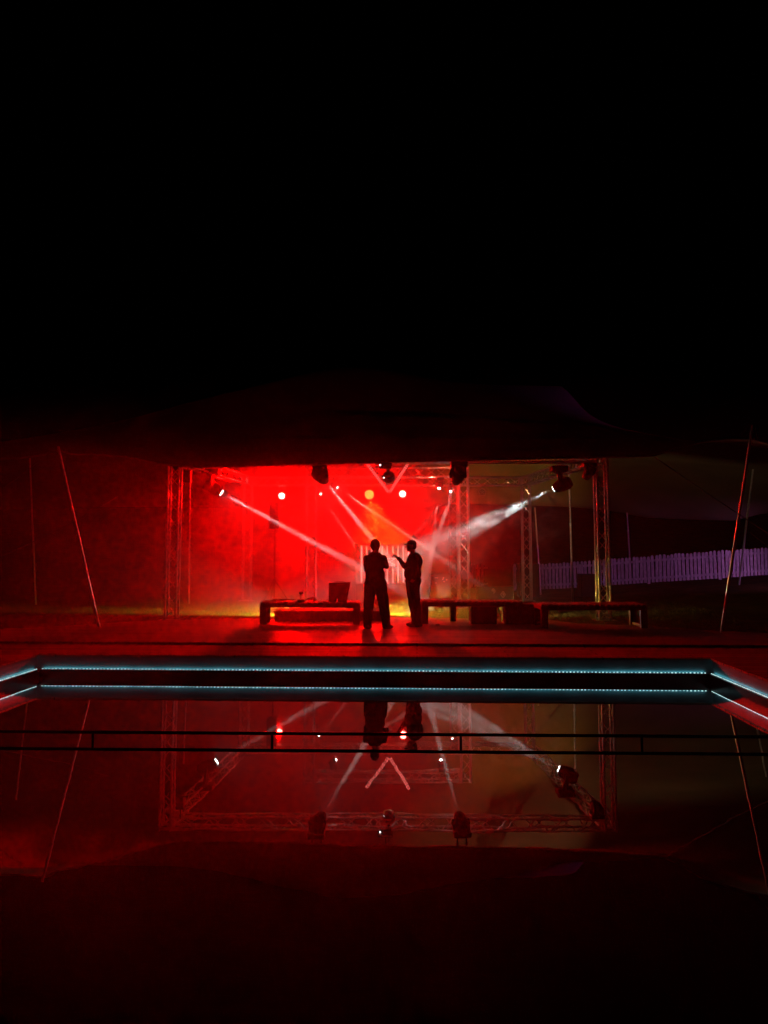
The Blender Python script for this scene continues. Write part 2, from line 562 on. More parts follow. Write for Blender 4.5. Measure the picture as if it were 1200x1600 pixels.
zl = 0.1135
led_strip(PF(0.02, 0.018, zl), PF(POOLW - 0.02, 0.018, zl), -EY, 'long cyan-white LED strip along the far wall of the pool')
led_strip(PF(-0.018, -PL + .1, zl), PF(-0.018, -0.02, zl), EX, 'cyan-white LED strip along the left side wall of the pool')
led_strip(PF(POOLW + 0.018, -0.02, zl), PF(POOLW + 0.018, -PL + .1, zl), -EX, 'cyan-white LED strip along the right side wall of the pool')

# bar standing in the water ---------------------------------------------------
b0 = P(-40, 1143, 7.6); b1 = P(1240, 1151.5, 7.6)
zb = 0.082
ya = PZ(0, 1143, zb); yb = PZ(1200, 1151.5, zb)
dr = (yb - ya).normalized()
# extend to the pool walls
def wall_hit(p, d, a_target):
    a = (p - CL0).dot(EX); k = (a_target - a) / d.dot(EX); return p + d * k
pa = wall_hit(ya, dr, 0.03); pb = wall_hit(ya, dr, POOLW - 0.03)
t = thing('pool_bar', (pa + pb) / 2 - Vector((0, 0, zb)), 'low dark steel bar on short posts just above the pool water', 'bar')
obj('rail', MB().tube([pa, pb], 0.016, 10), M['steel'], t, smooth='auto')
for px in (145, 425, 720, 1003, 1290):
    r = ray(px, 1155)
    # intersect with vertical plane of the bar
    n = Vector((-dr.y, dr.x, 0)); k = (ya - Vector((0, 0, H))).dot(n) / r.dot(n)
    p = Vector((0, 0, H)) + r * k
    obj('post', MB().tube([(p.x, p.y, -0.6), (p.x, p.y, zb)], 0.013, 8), M['steel'], t, smooth='auto')

# ------------------------------------------------------------------ trusses
HW = 0.12
CR_ = 0.025
BR_ = 0.011


def truss(name, p0, p1, label, cat, up_hint=None, plates=False, group=None, step=0.29):
    """square lattice truss from p0 to p1 (centre line)"""
    p0 = Vector(p0); p1 = Vector(p1)
    d = p1 - p0; L = d.length; d.normalize()
    a = Vector((0, 0, 1)) if abs(d.z) < .5 else Vector((1, 0, 0))
    if up_hint is not None: a = Vector(up_hint)
    a = (a - d * a.dot(d)).normalized(); b = d.cross(a)
    t = thing(name, p0, label, cat, group)
    cs = [(1, 1), (1, -1), (-1, -1), (-1, 1)]
    for (i, j) in cs:
        o = a * (i * HW) + b * (j * HW)
        obj('chord', MB().tube([p0 + o, p1 + o], CR_, 10), M['alu'], t, smooth='auto')
    mb = MB()
    n = max(2, int(round(L / step)))
    for f in range(4):
        c0 = cs[f]; c1 = cs[(f + 1) % 4]
        for k in range(n):
            ca, cb = (c0, c1) if (k + f) % 2 == 0 else (c1, c0)
            q0 = p0 + d * (L * k / n) + a * (ca[0] * HW) + b * (ca[1] * HW)
            q1 = p0 + d * (L * (k + 1) / n) + a * (cb[0] * HW) + b * (cb[1] * HW)
            mb.tube([q0, q1], BR_, 6)
    for e in (0.03, L - 0.03):
        for f in range(4):
            c0 = cs[f]; c1 = cs[(f + 1) % 4]
            mb.tube([p0 + d * e + a * (c0[0] * HW) + b * (c0[1] * HW), p0 + d * e + a * (c1[0] * HW) + b * (c1[1] * HW)], BR_ * 1.3, 6)
    obj('lacing', mb, M['alu'], t, smooth='auto')
    if plates:
        obj('base_plate', MB().box(p0 + Vector((-.22, -.22, -0.012)), p0 + Vector((.22, .22, 0.0)), .003), M['alu'], t)
    return t


ZT = 3.95       # centre height of the beams
DA = 15.75
A = PZ(268, 967, ZL + .012); B = PZ(944, 968, ZL + .012)
A = Vector((A.x, A.y, ZL)); B = Vector((B.x, B.y, ZL))
dback = 23.3
G = Vector((P(388, 750, dback).x, dback, ZL)); E = Vector((P(821, 750, dback).x, dback, ZL))
C = Vector((P(486.5, 800, 20.5).x, 20.5, ZL)); D = Vector((P(724.5, 800, 20.5).x, 20.5, ZL))
Fp = Vector((P(708, 800, 23.3).x, 23.3, ZL))
TG = 'truss towers of the stage frame'; BG = 'truss beams of the stage frame'
top = lambda p, dz=HW + .03: Vector((p.x, p.y, ZT + dz))
for p, lab in ((A, 'lattice truss tower at the front left of the stage, beside the red glow'),
               (B, 'lattice truss tower at the front right, behind the bench nearest the fence'),
               (C, 'pinkish truss tower in the red smoke behind the bench that carries the dark case'),
               (D, 'brightly lit truss tower right of the pointing person, lattice crossing in X shapes'),
               (E, 'dim truss tower at the rear right corner where the pale smoky beam passes'),
               (Fp, 'faint truss tower in the smoke just behind the brightly lit tower'),
               (G, 'truss tower at the rear left corner lost in red smoke')):
    truss('truss_tower', (p.x, p.y, ZL + .012), top(p), lab, 'truss tower', plates=True, group=TG)


def beam(p, q, lab, shrink=HW + .03):
    a = Vector((p.x, p.y, ZT)); b = Vector((q.x, q.y, ZT)); d = (b - a).normalized()
    return truss('truss_beam', a + d * shrink, b - d * shrink, lab, 'truss beam', group=BG)


beam(A, B, 'front truss beam tucked behind the tent edge, carrying the mirror ball')
beam(A, G, 'left side truss beam running back from the front left tower')
beam(B, E, 'right side truss beam running back above the leaning tent pole')
beam(Vector((G.x, G.y, 0)), Vector((E.x, E.y, 0)), 'rear truss beam carrying the red and amber lamps')
beam(C, D, 'inner truss beam between the two middle towers, carrying the V shape')

# ------------------------------------------------------------------ tent
front_px = [(-330, 735, 12.6), (-180, 728, 12.8), (-60, 722, 13.0), (0, 717, 13.2), (50, 713, 13.4), (92, 703, 13.6), (118, 710, 13.8), (140, 708, 14.0), (200, 713, 14.3), (250, 724, 14.6), (290, 728.5, 14.8),
            (380, 727.5, 14.8), (460, 725, 14.8), (530, 723, 14.8), (600, 721, 14.8), (660, 719.5, 14.8), (740, 717.5, 14.8), (840, 715.5, 14.8), (930, 713.5, 14.7), (1000, 712, 14.6), (1022, 711, 14.5), (1060, 698, 14.1),
            (1100, 689, 13.8), (1140, 685, 13.5), (1172, 684, 13.3), (1215, 695, 13.2), (1330, 712, 13.2), (1500, 720, 13.0)]
back_px = [(-200, 800, 27), (0, 797, 27.5), (200, 792, 28), (400, 790, 28.5), (600, 788, 28.5), (735, 787, 28.5), (835, 790, 28), (900, 793, 28), (950, 798, 27.5), (1010, 809, 27), (1050, 811, 27), (1145, 814, 26), (1190, 803, 26), (1400, 790, 25)]
FP = [P(*p) for p in front_px]; BP = [P(*p) for p in back_px]


def resample(pts, us):
    x = np.array([p.x for p in pts]); t = (x - x[0]) / (x[-1] - x[0])
    return [Vector([float(np.interp(u, t, [p[k] for p in pts])) for k in range(3)]) for u in us]


peaks = [(4.75, 20.0, 5.88), (-1.0, 20.0, 6.7), (-5.2, 19.5, 5.6), (1.8, 20, 6.3), (0, 24.5, 6.1), (-4.5, 24.5, 5.4), (4.5, 24.5, 5.3), (6.9, 18.0, 4.42), (8.2, 21, 4.3), (7.4, 24, 4.35), (-8, 20, 4.6),
         (-4.4, 15.8, 4.25), (4.45, 15.75, 4.22), (0, 16, 4.5), (2.2, 16, 4.4), (-2.2, 16, 4.4), (0, 17.5, 5.5), (-3, 17.5, 5.1), (3, 17.5, 5.0), (10, 19, 4.0), (-10, 19, 4.2), (-8, 24, 4.5), (4.75, 22, 5.35),
         (4.75, 18, 5.0), (5.6, 19.8, 5.0), (6.2, 19.2, 4.66), (9.0, 24, 4.2)]
ctrl = [(p.x, p.y, p.z) for p in FP] + [(p.x, p.y, p.z) for p in BP] + peaks
ca = np.array(ctrl)


def tps_fit(pts):
    n = len(pts); X = pts[:, :2]
    r2 = ((X[:, None, :] - X[None, :, :]) ** 2).sum(-1)
    K = np.where(r2 > 0, r2 * np.log(np.maximum(r2, 1e-12)) * .5, 0) + np.eye(n) * 0.02
    Pm = np.hstack([np.ones((n, 1)), X])
    Am = np.zeros((n + 3, n + 3)); Am[:n, :n] = K; Am[:n, n:] = Pm; Am[n:, :n] = Pm.T
    return np.linalg.solve(Am, np.concatenate([pts[:, 2], np.zeros(3)]))


W = tps_fit(ca)


def tps(x, y):
    r2 = (ca[:, 0] - x) ** 2 + (ca[:, 1] - y) ** 2
    k = np.where(r2 > 0, r2 * np.log(np.maximum(r2, 1e-12)) * .5, 0)
    return float(k @ W[:-3] + W[-3] + W[-2] * x + W[-1] * y)


NU, NV = 150, 60
us = np.linspace(0, 1, NU + 1)
Fr = resample(FP, us); Bk = resample(BP, us)
mb = MB()
gv = []
for j in range(NV + 1):
    v = j / NV
    row = []
    for i in range(NU + 1):
        x = Fr[i].x + (Bk[i].x - Fr[i].x) * v; y = Fr[i].y + (Bk[i].y - Fr[i].y) * v
        z = tps(x, y)
        if v < .06: z = Fr[i].z + (z - Fr[i].z) * (v / .06)
        if v > .94: z = Bk[i].z + (z - Bk[i].z) * ((1 - v) / .06)
        # cusp over the right hand pole
        r = math.hypot(x - 4.75, y - 20.0)
        z += 0.32 * math.exp(-r / 0.5)
        row.append(mb.bm.verts.new((x, y, z)))
    gv.append(row)
for j in range(NV):
    for i in range(NU):
        mb.bm.faces.new((gv[j][i], gv[j][i + 1], gv[j + 1][i + 1], gv[j + 1][i]))
tent = thing('stretch_tent', (0, 20, ZL), 'dark stretch tent spanning the whole stage, its edge scalloped between poles', 'tent')
obj('canopy', mb, M['fabric'], tent, smooth=True)
mb = MB()
mb.tube([p - Vector((0, 0, 0.012)) for p in Fr], 0.02, 6)
obj('hem', mb, mat('tent_hem', (0.3, 0.27, 0.22), .8), tent, smooth=True)
# small folded tip near the left pole
tip = [P(118, 711, 13.75), P(131, 706.5, 13.95), P(140, 716, 13.85)]


def pole(b, tpt, r, label, foot=True, group='tent poles'):
    b = Vector(b); tpt = Vector(tpt)
    t = thing('tent_pole', b, label, 'pole', group)
    m = b + (tpt - b) * 0.55
    obj('lower_tube', MB().tube([b, m], r, 10), M['pole'], t, smooth='auto')
    obj('upper_tube', MB().tube([m, tpt], r * .86, 10), M['pole'], t, smooth='auto')
    obj('collar', MB().tube([m - (tpt - b).normalized() * .04, m + (tpt - b).normalized() * .04], r * 1.18, 10), M['pole'], t, smooth='auto')
    return t


gz = ground_z
def base(px, py):   # point on the ground seen at a pixel
    p = PZ(px, py, ZL)
    for _ in range(4):
        p = PZ(px, py, gz(p.x, p.y))
    return p


pole(PZ(155, 980, ZD), P(91, 698, 13.55), 0.026, 'leaning pale tent pole at the front left corner, its top tilted outwards')
pole(PZ(1127, 988, ZD), P(1176, 664, 13.2), 0.027, 'leaning tent pole at the front right corner, in front of the purple fence')
q = base(1158, 860); pole(Vector((q.x, 27.4, gz(q.x, 27.4))) if False else P(1156, 880, 20.5), P(1186, 664, 18.5), 0.035, 'second leaning pole behind the front right one, foot hidden by the fence') if False else None
q0 = P(1154, 902, 24.0); q0.z = gz(q0.x, q0.y)
pole(q0, P(1185, 667, 20.0), 0.03, 'second leaning pole standing just behind the front right one')
pole(base(56, 945), P(46.5, 714, 19.5), 0.024, 'thin dim upright tent pole near the left picture edge')
pole(base(295.5, 943), P(296.5, 750, 21.0), 0.026, 'thin upright pole between front left tower and red smoke')
pole(base(895, 942), P(888.5, 718, 21.8), 0.032, 'tall upright pole between the right moving head and the front right tower')
q = P(844, 890, 26.5); q.z = gz(q.x, q.y)
pole(q, P(836, 793, 26.5), 0.028, 'short dim pole behind the rear right truss tower')
q = P(986, 915, 29.0); q.z = gz(q.x, q.y)
pole(q, P(977, 757, 26.2), 0.03, 'short pole beyond the fence holding up the rear of the tent')


def rope(pts, label, r=0.007):
    pts = [Vector(p) for p in pts]
    return tag(obj('guy_rope', MB().tube(pts, r, 6), M['rope'], None, smooth=True, origin=pts[0]), label, 'rope', 'guy ropes of the tent')


def sag(a, b, s, n=10):
    return [a + (b - a) * (i / n) - Vector((0, 0, 1)) * s * 4 * (i / n) * (1 - i / n) for i in range(n + 1)]


rope(sag(P(-40, 886, 14), P(184, 776, 17.5), 0.08), 'guy rope slanting past the front left pole at half height', 0.008)
rope(sag(P(-30, 786, 13), P(60, 722, 13.6), 0.02), 'short guy rope at the upper left picture edge')
rope(sag(P(1020, 712, 14.5), P(1240, 858, 13.0), 0.03), 'dark guy rope from the tent corner past the front right poles', 0.01)
rope(sag(P(1158, 680, 13.4), P(1172, 664, 13.2), 0.0), 'short strap tying the tent to the front right pole', 0.008)
rope(sag(P(1172, 832, 22), P(1230, 874, 20), 0.02), 'thin guy rope just above the fence at the right picture edge')

# ------------------------------------------------------------------ lights


def look(d):
    return Vector(d).normalized().to_track_quat('Z', 'Y')


def dlens(py, pyr):
    a = ray(600, py); b = ray(600, pyr)
    return -2 * H / (a.z / a.y + b.z / b.y)


def moving_head(name, lens, target, base_c, label, scale=1.0, lit=True, group='moving head lamps', power=0, spot=4.0, color=(1, .97, .92), lens_m=None, big=False, clampz=None):
    lens = Vector(lens); d = (Vector(target) - lens).normalized()
    base_c = Vector(base_c)
    t = thing(name, base_c, label, 'stage light', group)
    s = scale
    mb = MB()
    mb.box(base_c + Vector((-.17, -.15, -.06)) * s, base_c + Vector((.17, .15, .06)) * s, .02 * s)
    b = obj('base', mb, M['black'], t, smooth='auto')
    mb = MB().box(base_c + Vector((-.05, -.152, .0)) * s, base_c + Vector((.05, -.149, .03)) * s)
    obj('display', mb, M['lens_off'], b)
    # clamp up to the truss
    zc = (clampz if clampz else ZT - HW)
    for dx in (-.09, .09):
        mb = MB()
        mb.tube([base_c + Vector((dx * s, 0, .06 * s)), Vector((base_c.x + dx * s, base_c.y, zc))], .014, 8)
        mb.tube([Vector((base_c.x + dx * s - .02, base_c.y, zc)), Vector((base_c.x + dx * s + .02, base_c.y, zc))], .034, 10)
        obj('clamp', mb, M['blackmetal'], t, smooth='auto')
    # yoke
    hc = lens - d * (.20 * s)
    yd = Vector((d.y, -d.x, 0))
    yd = yd.normalized() if yd.length > .1 else Vector((1, 0, 0))
    mb = MB()
    for sg in (-1, 1):
        p0 = base_c + yd * (.13 * s * sg) + Vector((0, 0, -.05 * s)); p1 = hc + yd * (.155 * s * sg)
        q = Quaternion()
        ax = (p1 - p0)
        qq = ax.normalized().to_track_quat('Z', 'Y')
        mb.obox((p0 + p1) / 2, (.05 * s, .09 * s, ax.length + .08 * s), qq, .015 * s)
    pA = base_c + Vector((0, 0, -.07 * s))
    mb.obox(pA, (.30 * s, .1 * s, .05 * s), yd.to_track_quat('X', 'Z'), .01 * s)
    obj('yoke', mb, M['black'], t, smooth='auto')
    mb = MB()
    mb.lathe([(.05 * s, -.2 * s), (.1 * s, -.185 * s), (.125 * s, -.12 * s), (.135 * s, -.02 * s), (.13 * s, .06 * s), (.11 * s, .13 * s), (.085 * s, .185 * s), (.08 * s, .2 * s)], hc, look(d), 20)
    for k in range(4):
        mb.lathe([(.128 * s, -.13 * s + k * .03 * s), (.142 * s, -.128 * s + k * .03 * s), (.142 * s, -.118 * s + k * .03 * s), (.128 * s, -.116 * s + k * .03 * s)], hc, look(d), 20)
    h = obj('head', mb, M['black'], t, smooth='auto')
    obj('lens', MB().lathe([(.068 * s, 0), (.06 * s, .006 * s), (.03 * s, .012 * s)], lens, look(d), 20), (lens_m or M['lens']) if lit else M['lens_off'], h, smooth='auto')
    if lit and power:
        light('beam_light', 'SPOT', lens + d * .05, power, color, t, Vector(lens) + d * 5, size=0.03 * s, spot=spot, blend=1.0)
    return t


BEAM = 34000.0
# front pair on the front truss
dm = 15.6
l1 = P(508, 752, dm); l2 = P(712, 754, dm)
moving_head('moving_head', l1, P(580, 840, 17.3), P(499, 723, dm), 'black moving head on the front beam on the left, white shaft falling towards the people', 1.0, power=BEAM)
moving_head('moving_head', l2, P(680, 848, 17.0), P(717, 726, dm), 'black moving head on the front beam before the brightly lit tower, white shaft falling steeply', 1.0, power=BEAM * .8)
# side pair
l3 = P(346, 770, 19.6); l4 = P(865, 764, 19.1)
moving_head('moving_head', l3, P(572, 892, 20.0), P(330, 737, 19.3), 'black moving head on the left side beam throwing a long white shaft rightwards', 1.25, power=BEAM * 1.9, spot=3.4)
mh4 = moving_head('moving_head', l4, P(640, 866, 20.4), P(873, 733, 19.0), 'black moving head on the right side beam with star-bright lens and smoky pale shaft', 1.2, power=BEAM * .6, color=(.82, 1, .95))
moving_head('moving_head', P(914, 748, 17.0), P(860, 830, 17.5), P(920, 727, 17.0), 'unlit black moving head hanging beside the front right tower', .85, lit=False)
light('beam_light', 'SPOT', l4 + (P(640, 866, 20.4) - l4).normalized() * .05, BEAM * .2, (.85, 1, .95), mh4, P(640, 872, 20.4), size=.02, spot=15, blend=.8)
# small heads on inner and rear beams
SB = 19000.0
l5 = P(501, 772, 23.1); l6 = P(527, 762, 20.6); l7 = P(686, 763, 20.4); l8 = P(704, 768, 23.1)
moving_head('small_moving_head', l5, P(550, 845, 21.8), P(499, 759, 23.2), 'small moving head right of the rear tower with a thin reddish shaft, lowest left', .55, power=SB, group='small moving heads', lens_m=M['lens_small'], color=(1, .6, .5), spot=2.6)
moving_head('small_moving_head', l6, P(645, 842, 20.2), P(524, 750, 20.6), 'small moving head on the inner beam with a white shaft turning orange', .55, power=SB * 2.2, group='small moving heads', lens_m=M['lens_small'], color=(1, .75, .6), spot=2.8)
moving_head('small_moving_head', l7, P(682, 800, 19.8), P(688, 748, 20.5), 'small moving head on the inner beam with a short shaft pointing down', .55, power=SB * .5, group='small moving heads', lens_m=M['lens_small'], color=(1, .7, .6), spot=2.8)
moving_head('small_moving_head', l8, P(640, 845, 22.0), P(707, 757, 23.2), 'small moving head on the rear beam glowing beside the brightly lit tower', .55, power=SB * .6, group='small moving heads', lens_m=M['lens_small'], color=(1, .8, .7), spot=2.6)


def par(lens, target, r, label, lm, group='par lamps on the rear beam'):
    lens = Vector(lens); d = (Vector(target) - lens).normalized()
    t = thing('par_lamp', lens + Vector((0, .1, .15)), label, 'stage light', group)
    obj('can', MB().lathe([(r * .5, -.26), (r * .95, -.22), (r * 1.08, -.02), (r * 1.15, .02), (r * 1.02, .021), (r * 1.0, -.01), (r * .5, -.02)], lens - d * .03, look(d), 24), M['blackmetal'], t, smooth='auto')
    obj('lens', MB().disc(lens - d * .02, d, r, 24), lm, t)
    side = Vector((1, 0, 0))
    hc = lens - d * .12
    mb = MB()
    mb.tube([hc - side * r * 1.25, hc - side * r * 1.25 + Vector((0, 0, r * 2)), hc + side * r * 1.25 + Vector((0, 0, r * 2)), hc + side * r * 1.25], .01, 6)
    mb.tube([hc + Vector((0, 0, r * 2)), Vector((hc.x, hc.y, ZT - HW))], .012, 6)
    obj('bracket', mb, M['blackmetal'], t, smooth='auto')
    return t


REDP = 5200.0
RED = (1.0, 0.0, 0.0)
r1 = P(440, 775, 23.4); r2 = P(577, 773, 23.4); r3 = P(629, 772, 23.4)
t1 = par(r1, (-2.6, 12, 1.0), .095, 'red par lamp glowing above the speaker on its stand', M['lens_red'])
t2 = par(r2, (-0.3, 12, 1.0), .135, 'amber par lamp, the biggest glowing disc above the booth', M['lens_amber'])
t3 = par(r3, (0.6, 12, 1.0), .10, 'white-hot par lamp under the right arm of the V shape', M['lens_red'])
for (r, t, k, tg, sp) in ((r1, t1, 1.2, (-3.3, 12, 2.3), 104), (r2, t2, .95, (-.5, 12, 2.4), 104), (r3, t3, .2, (.1, 12, 2.4), 100)):
    d = (Vector(tg) - r).normalized()
    light('red_light', 'SPOT', r + d * .06, REDP * k, RED, t, tg, size=.06, spot=sp, blend=1.0)
d = (Vector((0, 18.5, 0.3)) - r2).normalized()
light('amber_light', 'SPOT', r2 + d * .07, 2100, (1.0, .36, .01), t2, (0.3, 20.6, 0.3), size=.06, spot=52, blend=.9)

# added floor lamps on the lawn, lighting grass, towers and tent lining


def added_floor_lamp(x, y, z, tg, pw, sp, lab, col=(1.0, .62, .09)):
    c = Vector((x, y, z)); g0 = gz(x, y); d = (Vector(tg) - c).normalized()
    t = thing('added_floor_lamp', (x, y, g0), lab, 'stage light', 'added floor lamps on the lawn')
    obj('can', MB().lathe([(.04, -.2), (.085, -.17), (.1, -.02), (.105, .0), (.095, .001), (.09, -.015), (.04, -.02)], c, look(d), 20), M['blackmetal'], t, smooth='auto')
    obj('lens', MB().disc(c - d * .012, d, .088, 20), M['lens_amber'], t)
    sd = Vector((-d.y, d.x, 0)).normalized(); m = c - d * .1
    obj('stand', MB().tube([m + sd * .12, Vector((m.x, m.y, g0 + .012)) + sd * .12, Vector((m.x, m.y, g0 + .012)) - sd * .12, m - sd * .12], .011, 6), M['blackmetal'], t)
    light('added_warm_light', 'SPOT', c + d * .04, pw, col, t, tg, size=.06, spot=sp, blend=.7)


added_floor_lamp(-1.75, 18.0, .68, (-3.4, 18.5, .12), 2300, 40, 'added warm floor lamp behind the low studded platform, pointing left along the grass', (.92, .86, .07))
added_floor_lamp(-.85, 18.7, .52, (-2.2, 19.3, .1), 450, 64, 'added warm floor lamp on the lawn behind the person with folded arms', (.92, .86, .07))
added_floor_lamp(-.04, 18.6, .6, (1.1, 18.25, .05), 420, 92, 'added warm floor lamp on the lawn between the two people', (.92, .86, .07))
added_floor_lamp(2.75, 17.4, .58, (6.6, 21.5, 1.1), 190, 80, 'added warm floor lamp on the lawn behind the middle bench', (1.0, .76, .4))  # added to warm the right side of the tent lining
added_floor_lamp(1.35, 18.9, .58, (2.15, 20.4, 2.6), 330, 60, 'added warm floor lamp beside the pointing person, aimed up at the brightly lit tower', (1.0, .45, .25))  # added uplight that brightens the middle tower

added_floor_lamp(-2.2, 17.55, .58, (-4.6, 15.4, 1.35), 95, 44, 'added pale floor lamp behind the left bench, aimed up at the front left tower', (1.0, .74, .68))  # added uplight for pale highlights on the left tower
added_floor_lamp(2.95, 17.55, .58, (4.7, 15.4, 1.3), 70, 44, 'added pale floor lamp behind the middle bench, aimed up at the front right tower', (1.0, .76, .66))  # matching added uplight for the right tower

added_floor_lamp(3.0, 23.9, .5, (4.2, 27.0, 4.6), 210, 72, 'added warm floor lamp behind the stage frame, tilted up at the rear of the tent', (1.0, .5, .1))  # added behind the stage to warm the rear tent lining

# added purple flood, out of view to the right, colouring the fence
pf = Vector((15.5, 19.5, 1.5))
t = thing('added_flood_lamp', (pf.x, pf.y, gz(pf.x, pf.y)), 'added purple flood lamp on a short stand outside the right of the tent', 'flood lamp')
tg = Vector((10.5, 27, 1.5)); d = (tg - pf).normalized()
obj('housing', MB().obox(pf - d * .05, (.3, .22, .09), look(d), .015), M['black'], t)
obj('lens', MB().obox(pf + d * .0, (.25, .18, .006), look(d)), M['led_purple'], t)
obj('stand', MB().tube([(pf.x, pf.y + .08, gz(pf.x, pf.y)), (pf.x, pf.y + .08, pf.z)], .02, 8), M['black'], t)
light('added_purple_light', 'SPOT', pf + d * .06, 480, (.88, .25, .95), t, (9.8, 27, .0), size=.1, spot=58, blend=.8)

pf = Vector((16.0, 10.0, 6.2)); tg = Vector((5.6, 19.0, 5.0))  # second added purple flood, out of view, tinting the tent peak
t = thing('added_flood_lamp', (pf.x, pf.y, gz(pf.x, pf.y)), 'added purple flood lamp on a tall mast right of the pool, aimed at the tent peak', 'flood lamp')
d = (tg - pf).normalized()
obj('housing', MB().obox(pf - d * .05, (.3, .22, .09), look(d), .015), M['black'], t)
obj('lens', MB().obox(pf, (.25, .18, .006), look(d)), M['led_purple'], t)
obj('stand', MB().tube([(pf.x, pf.y + .08, gz(pf.x, pf.y)), (pf.x, pf.y + .08, pf.z)], .02, 8), M['black'], t)
light('added_purple_light', 'SPOT', pf + d * .06, 520, (.6, .1, 1.0), t, tg, size=.1, spot=17, blend=.9)

# ------------------------------------------------------------------ things hung on the front beam
sp = P(602, 728, 15.55)
t = thing('strobe_lamp', sp, 'black box lamp hanging above the mirror ball', 'stage light')
obj('housing', MB().box(sp + Vector((-.12, -.07, -.06)), sp + Vector((.12, .07, .06)), .01), M['black'], t)
obj('bracket', MB().tube([sp + Vector((-.13, 0, 0)), sp + Vector((-.13, 0, .12)), sp + Vector((.13, 0, .12)), sp + Vector((.13, 0, 0))], .01, 6).tube([sp + Vector((0, 0, .12)), Vector((sp.x, sp.y, ZT - HW))], .012, 6), M['blackmetal'], t)
obj('indicator', MB().sphere(sp + Vector((-.105, -.072, .01)), .012, 10, 6), M['lens_small'], t)
bc = P(607, 746, 15.7)
t = thing('mirror_ball', bc, 'mirror ball hanging in the notch of the V shape', 'mirror ball')
mb = MB(); mb.sphere(bc, .135, 28, 18)
obj('ball', mb, M['mirror'], t)
obj('hanger', MB().tube([bc + Vector((0, 0, .13)), Vector((bc.x, bc.y, ZT - HW))], .008, 6).tube([bc + Vector((0, 0, .125)), bc + Vector((0, 0, .165))], .03, 12), M['blackmetal'], t)

# V of two LED bars on the inner beam
va, vb, vc = P(573, 724, 20.2), P(607, 769, 20.2), P(638, 724, 20.2)
vb2 = P(609, 769, 20.2)
t = thing('v_sign', Vector((vb.x, vb.y, vb.z)), 'V shape of two red LED bars hanging from the inner beam', 'light sign')
for p, q, yo in ((va, vb, 0), (vc, vb2, -.05)):
    p = p + Vector((0, yo, 0)); q = q + Vector((0, yo, 0))
    d = (q - p).normalized(); qq = d.to_track_quat('Z', 'Y'); L = (q - p).length
    # keep the bar's flat side to the camera
    xa = d.cross(Vector((0, 1, 0))).normalized(); ya = d.cross(xa)
    qq = Matrix((xa, ya, d)).transposed().to_quaternion()
    br = obj('bar', MB().obox((p + q) / 2, (.075, .03, L), qq, .005), M['black'], t)
    mb = MB(); n = 15
    for i in range(n):
        for s in (-1, 1):
            c = p + d * ((i + .5) * L / n) + xa * (.02 * s) - Vector((0, .018, 0))
            mb.obox(c, (.02, .008, .034), qq)
    obj('led_dots', mb, M['led_red'], br)

# pentagon ornament under the rear beam
oc = P(753.5, 769, 23.2)
t = thing('pentagon_ornament', oc, 'small pentagon hanging under the rear beam, right of the brightly lit tower', 'ornament')
pent = [oc + Vector((.125 * math.sin(2 * math.pi * k / 5), 0, .125 * math.cos(2 * math.pi * k / 5))) for k in range(5)]
mb = MB()
for k in range(5): mb.tube([pent[k], pent[(k + 1) % 5]], .018, 8)
obj('rim', mb, M['casemetal'], t)
mb = MB()
for k in range(5): mb.tube([oc, oc + (pent[k] - oc) * .55], .01, 6)
mb.sphere(oc, .03, 10, 8)
obj('star', mb, M['casemetal'], t)
obj('hanger', MB().tube([pent[0], Vector((oc.x, oc.y, ZT - HW))], .007, 6), M['blackmetal'], t)

# small speaker on the front left tower
sc_ = P(293.5, 744, 17.0)
t = thing('small_speaker', sc_, 'small dark speaker beside the top of the front left tower', 'speaker')
obj('cabinet', MB().box(sc_ + Vector((-.075, -.09, -.14)), sc_ + Vector((.075, .09, .14)), .012), M['black'], t)
obj('grille', MB().box(sc_ + Vector((-.065, -.097, -.13)), sc_ + Vector((.065, -.0905, .13)), .002), M['case'], t)
obj('bracket', MB().tube([sc_ + Vector((0, 0, .13)), Vector((sc_.x, sc_.y, ZT - HW - .02))], .012, 6), M['blackmetal'], t)

# ------------------------------------------------------------------ speaker on a stand
ss = P(430, 806, 20.4)
sbz = gz(ss.x, ss.y)
t = thing('speaker_stand', (ss.x, ss.y, sbz), 'black tripod stand carrying the tall speaker in the red smoke', 'speaker stand')
zb_ = P(430, 826, 20.4).z
obj('pole', MB().tube([(ss.x, ss.y, sbz + .25), (ss.x, ss.y, zb_)], .022, 10), M['blackmetal'], t)
zc_ = P(430, 876, 20.4).z
obj('crossbar', MB().tube([(ss.x - .29, ss.y, zc_), (ss.x + .29, ss.y, zc_)], .012, 8), M['casemetal'], t)
for k in range(3):
    an = 2 * math.pi * k / 3 + .4
    obj('leg', MB().tube([(ss.x, ss.y, sbz + .75), (ss.x + .5 * math.cos(an), ss.y + .5 * math.sin(an), sbz + .015)], .014, 8), M['blackmetal'], t)
t = thing('tall_speaker', (ss.x, ss.y, zb_), 'tall dark loudspeaker on a tripod stand, crossed by the left white shaft', 'speaker')
hw = 7.5 * 20.4 / 1202
zt_ = P(430, 785, 20.4).z
mb = MB()
pts = [(-hw, -.17), (hw, -.17), (hw * .8, .17), (-hw * .8, .17)]
bt = [mb.bm.verts.new((ss.x + a, ss.y + b, zb_)) for a, b in pts]; tp = [mb.bm.verts.new((ss.x + a, ss.y + b, zt_)) for a, b in pts]
mb.bm.faces.new(list(reversed(bt))); mb.bm.faces.new(tp)
for k in range(4): mb.bm.faces.new((bt[k], bt[(k + 1) % 4], tp[(k + 1) % 4], tp[k]))
obj('cabinet', mb, M['black'], t)
obj('grille', MB().box((ss.x - hw * .92, ss.y - .182, zb_ + .08), (ss.x + hw * .92, ss.y - .171, zt_ - .03), .004), M['case'], t)
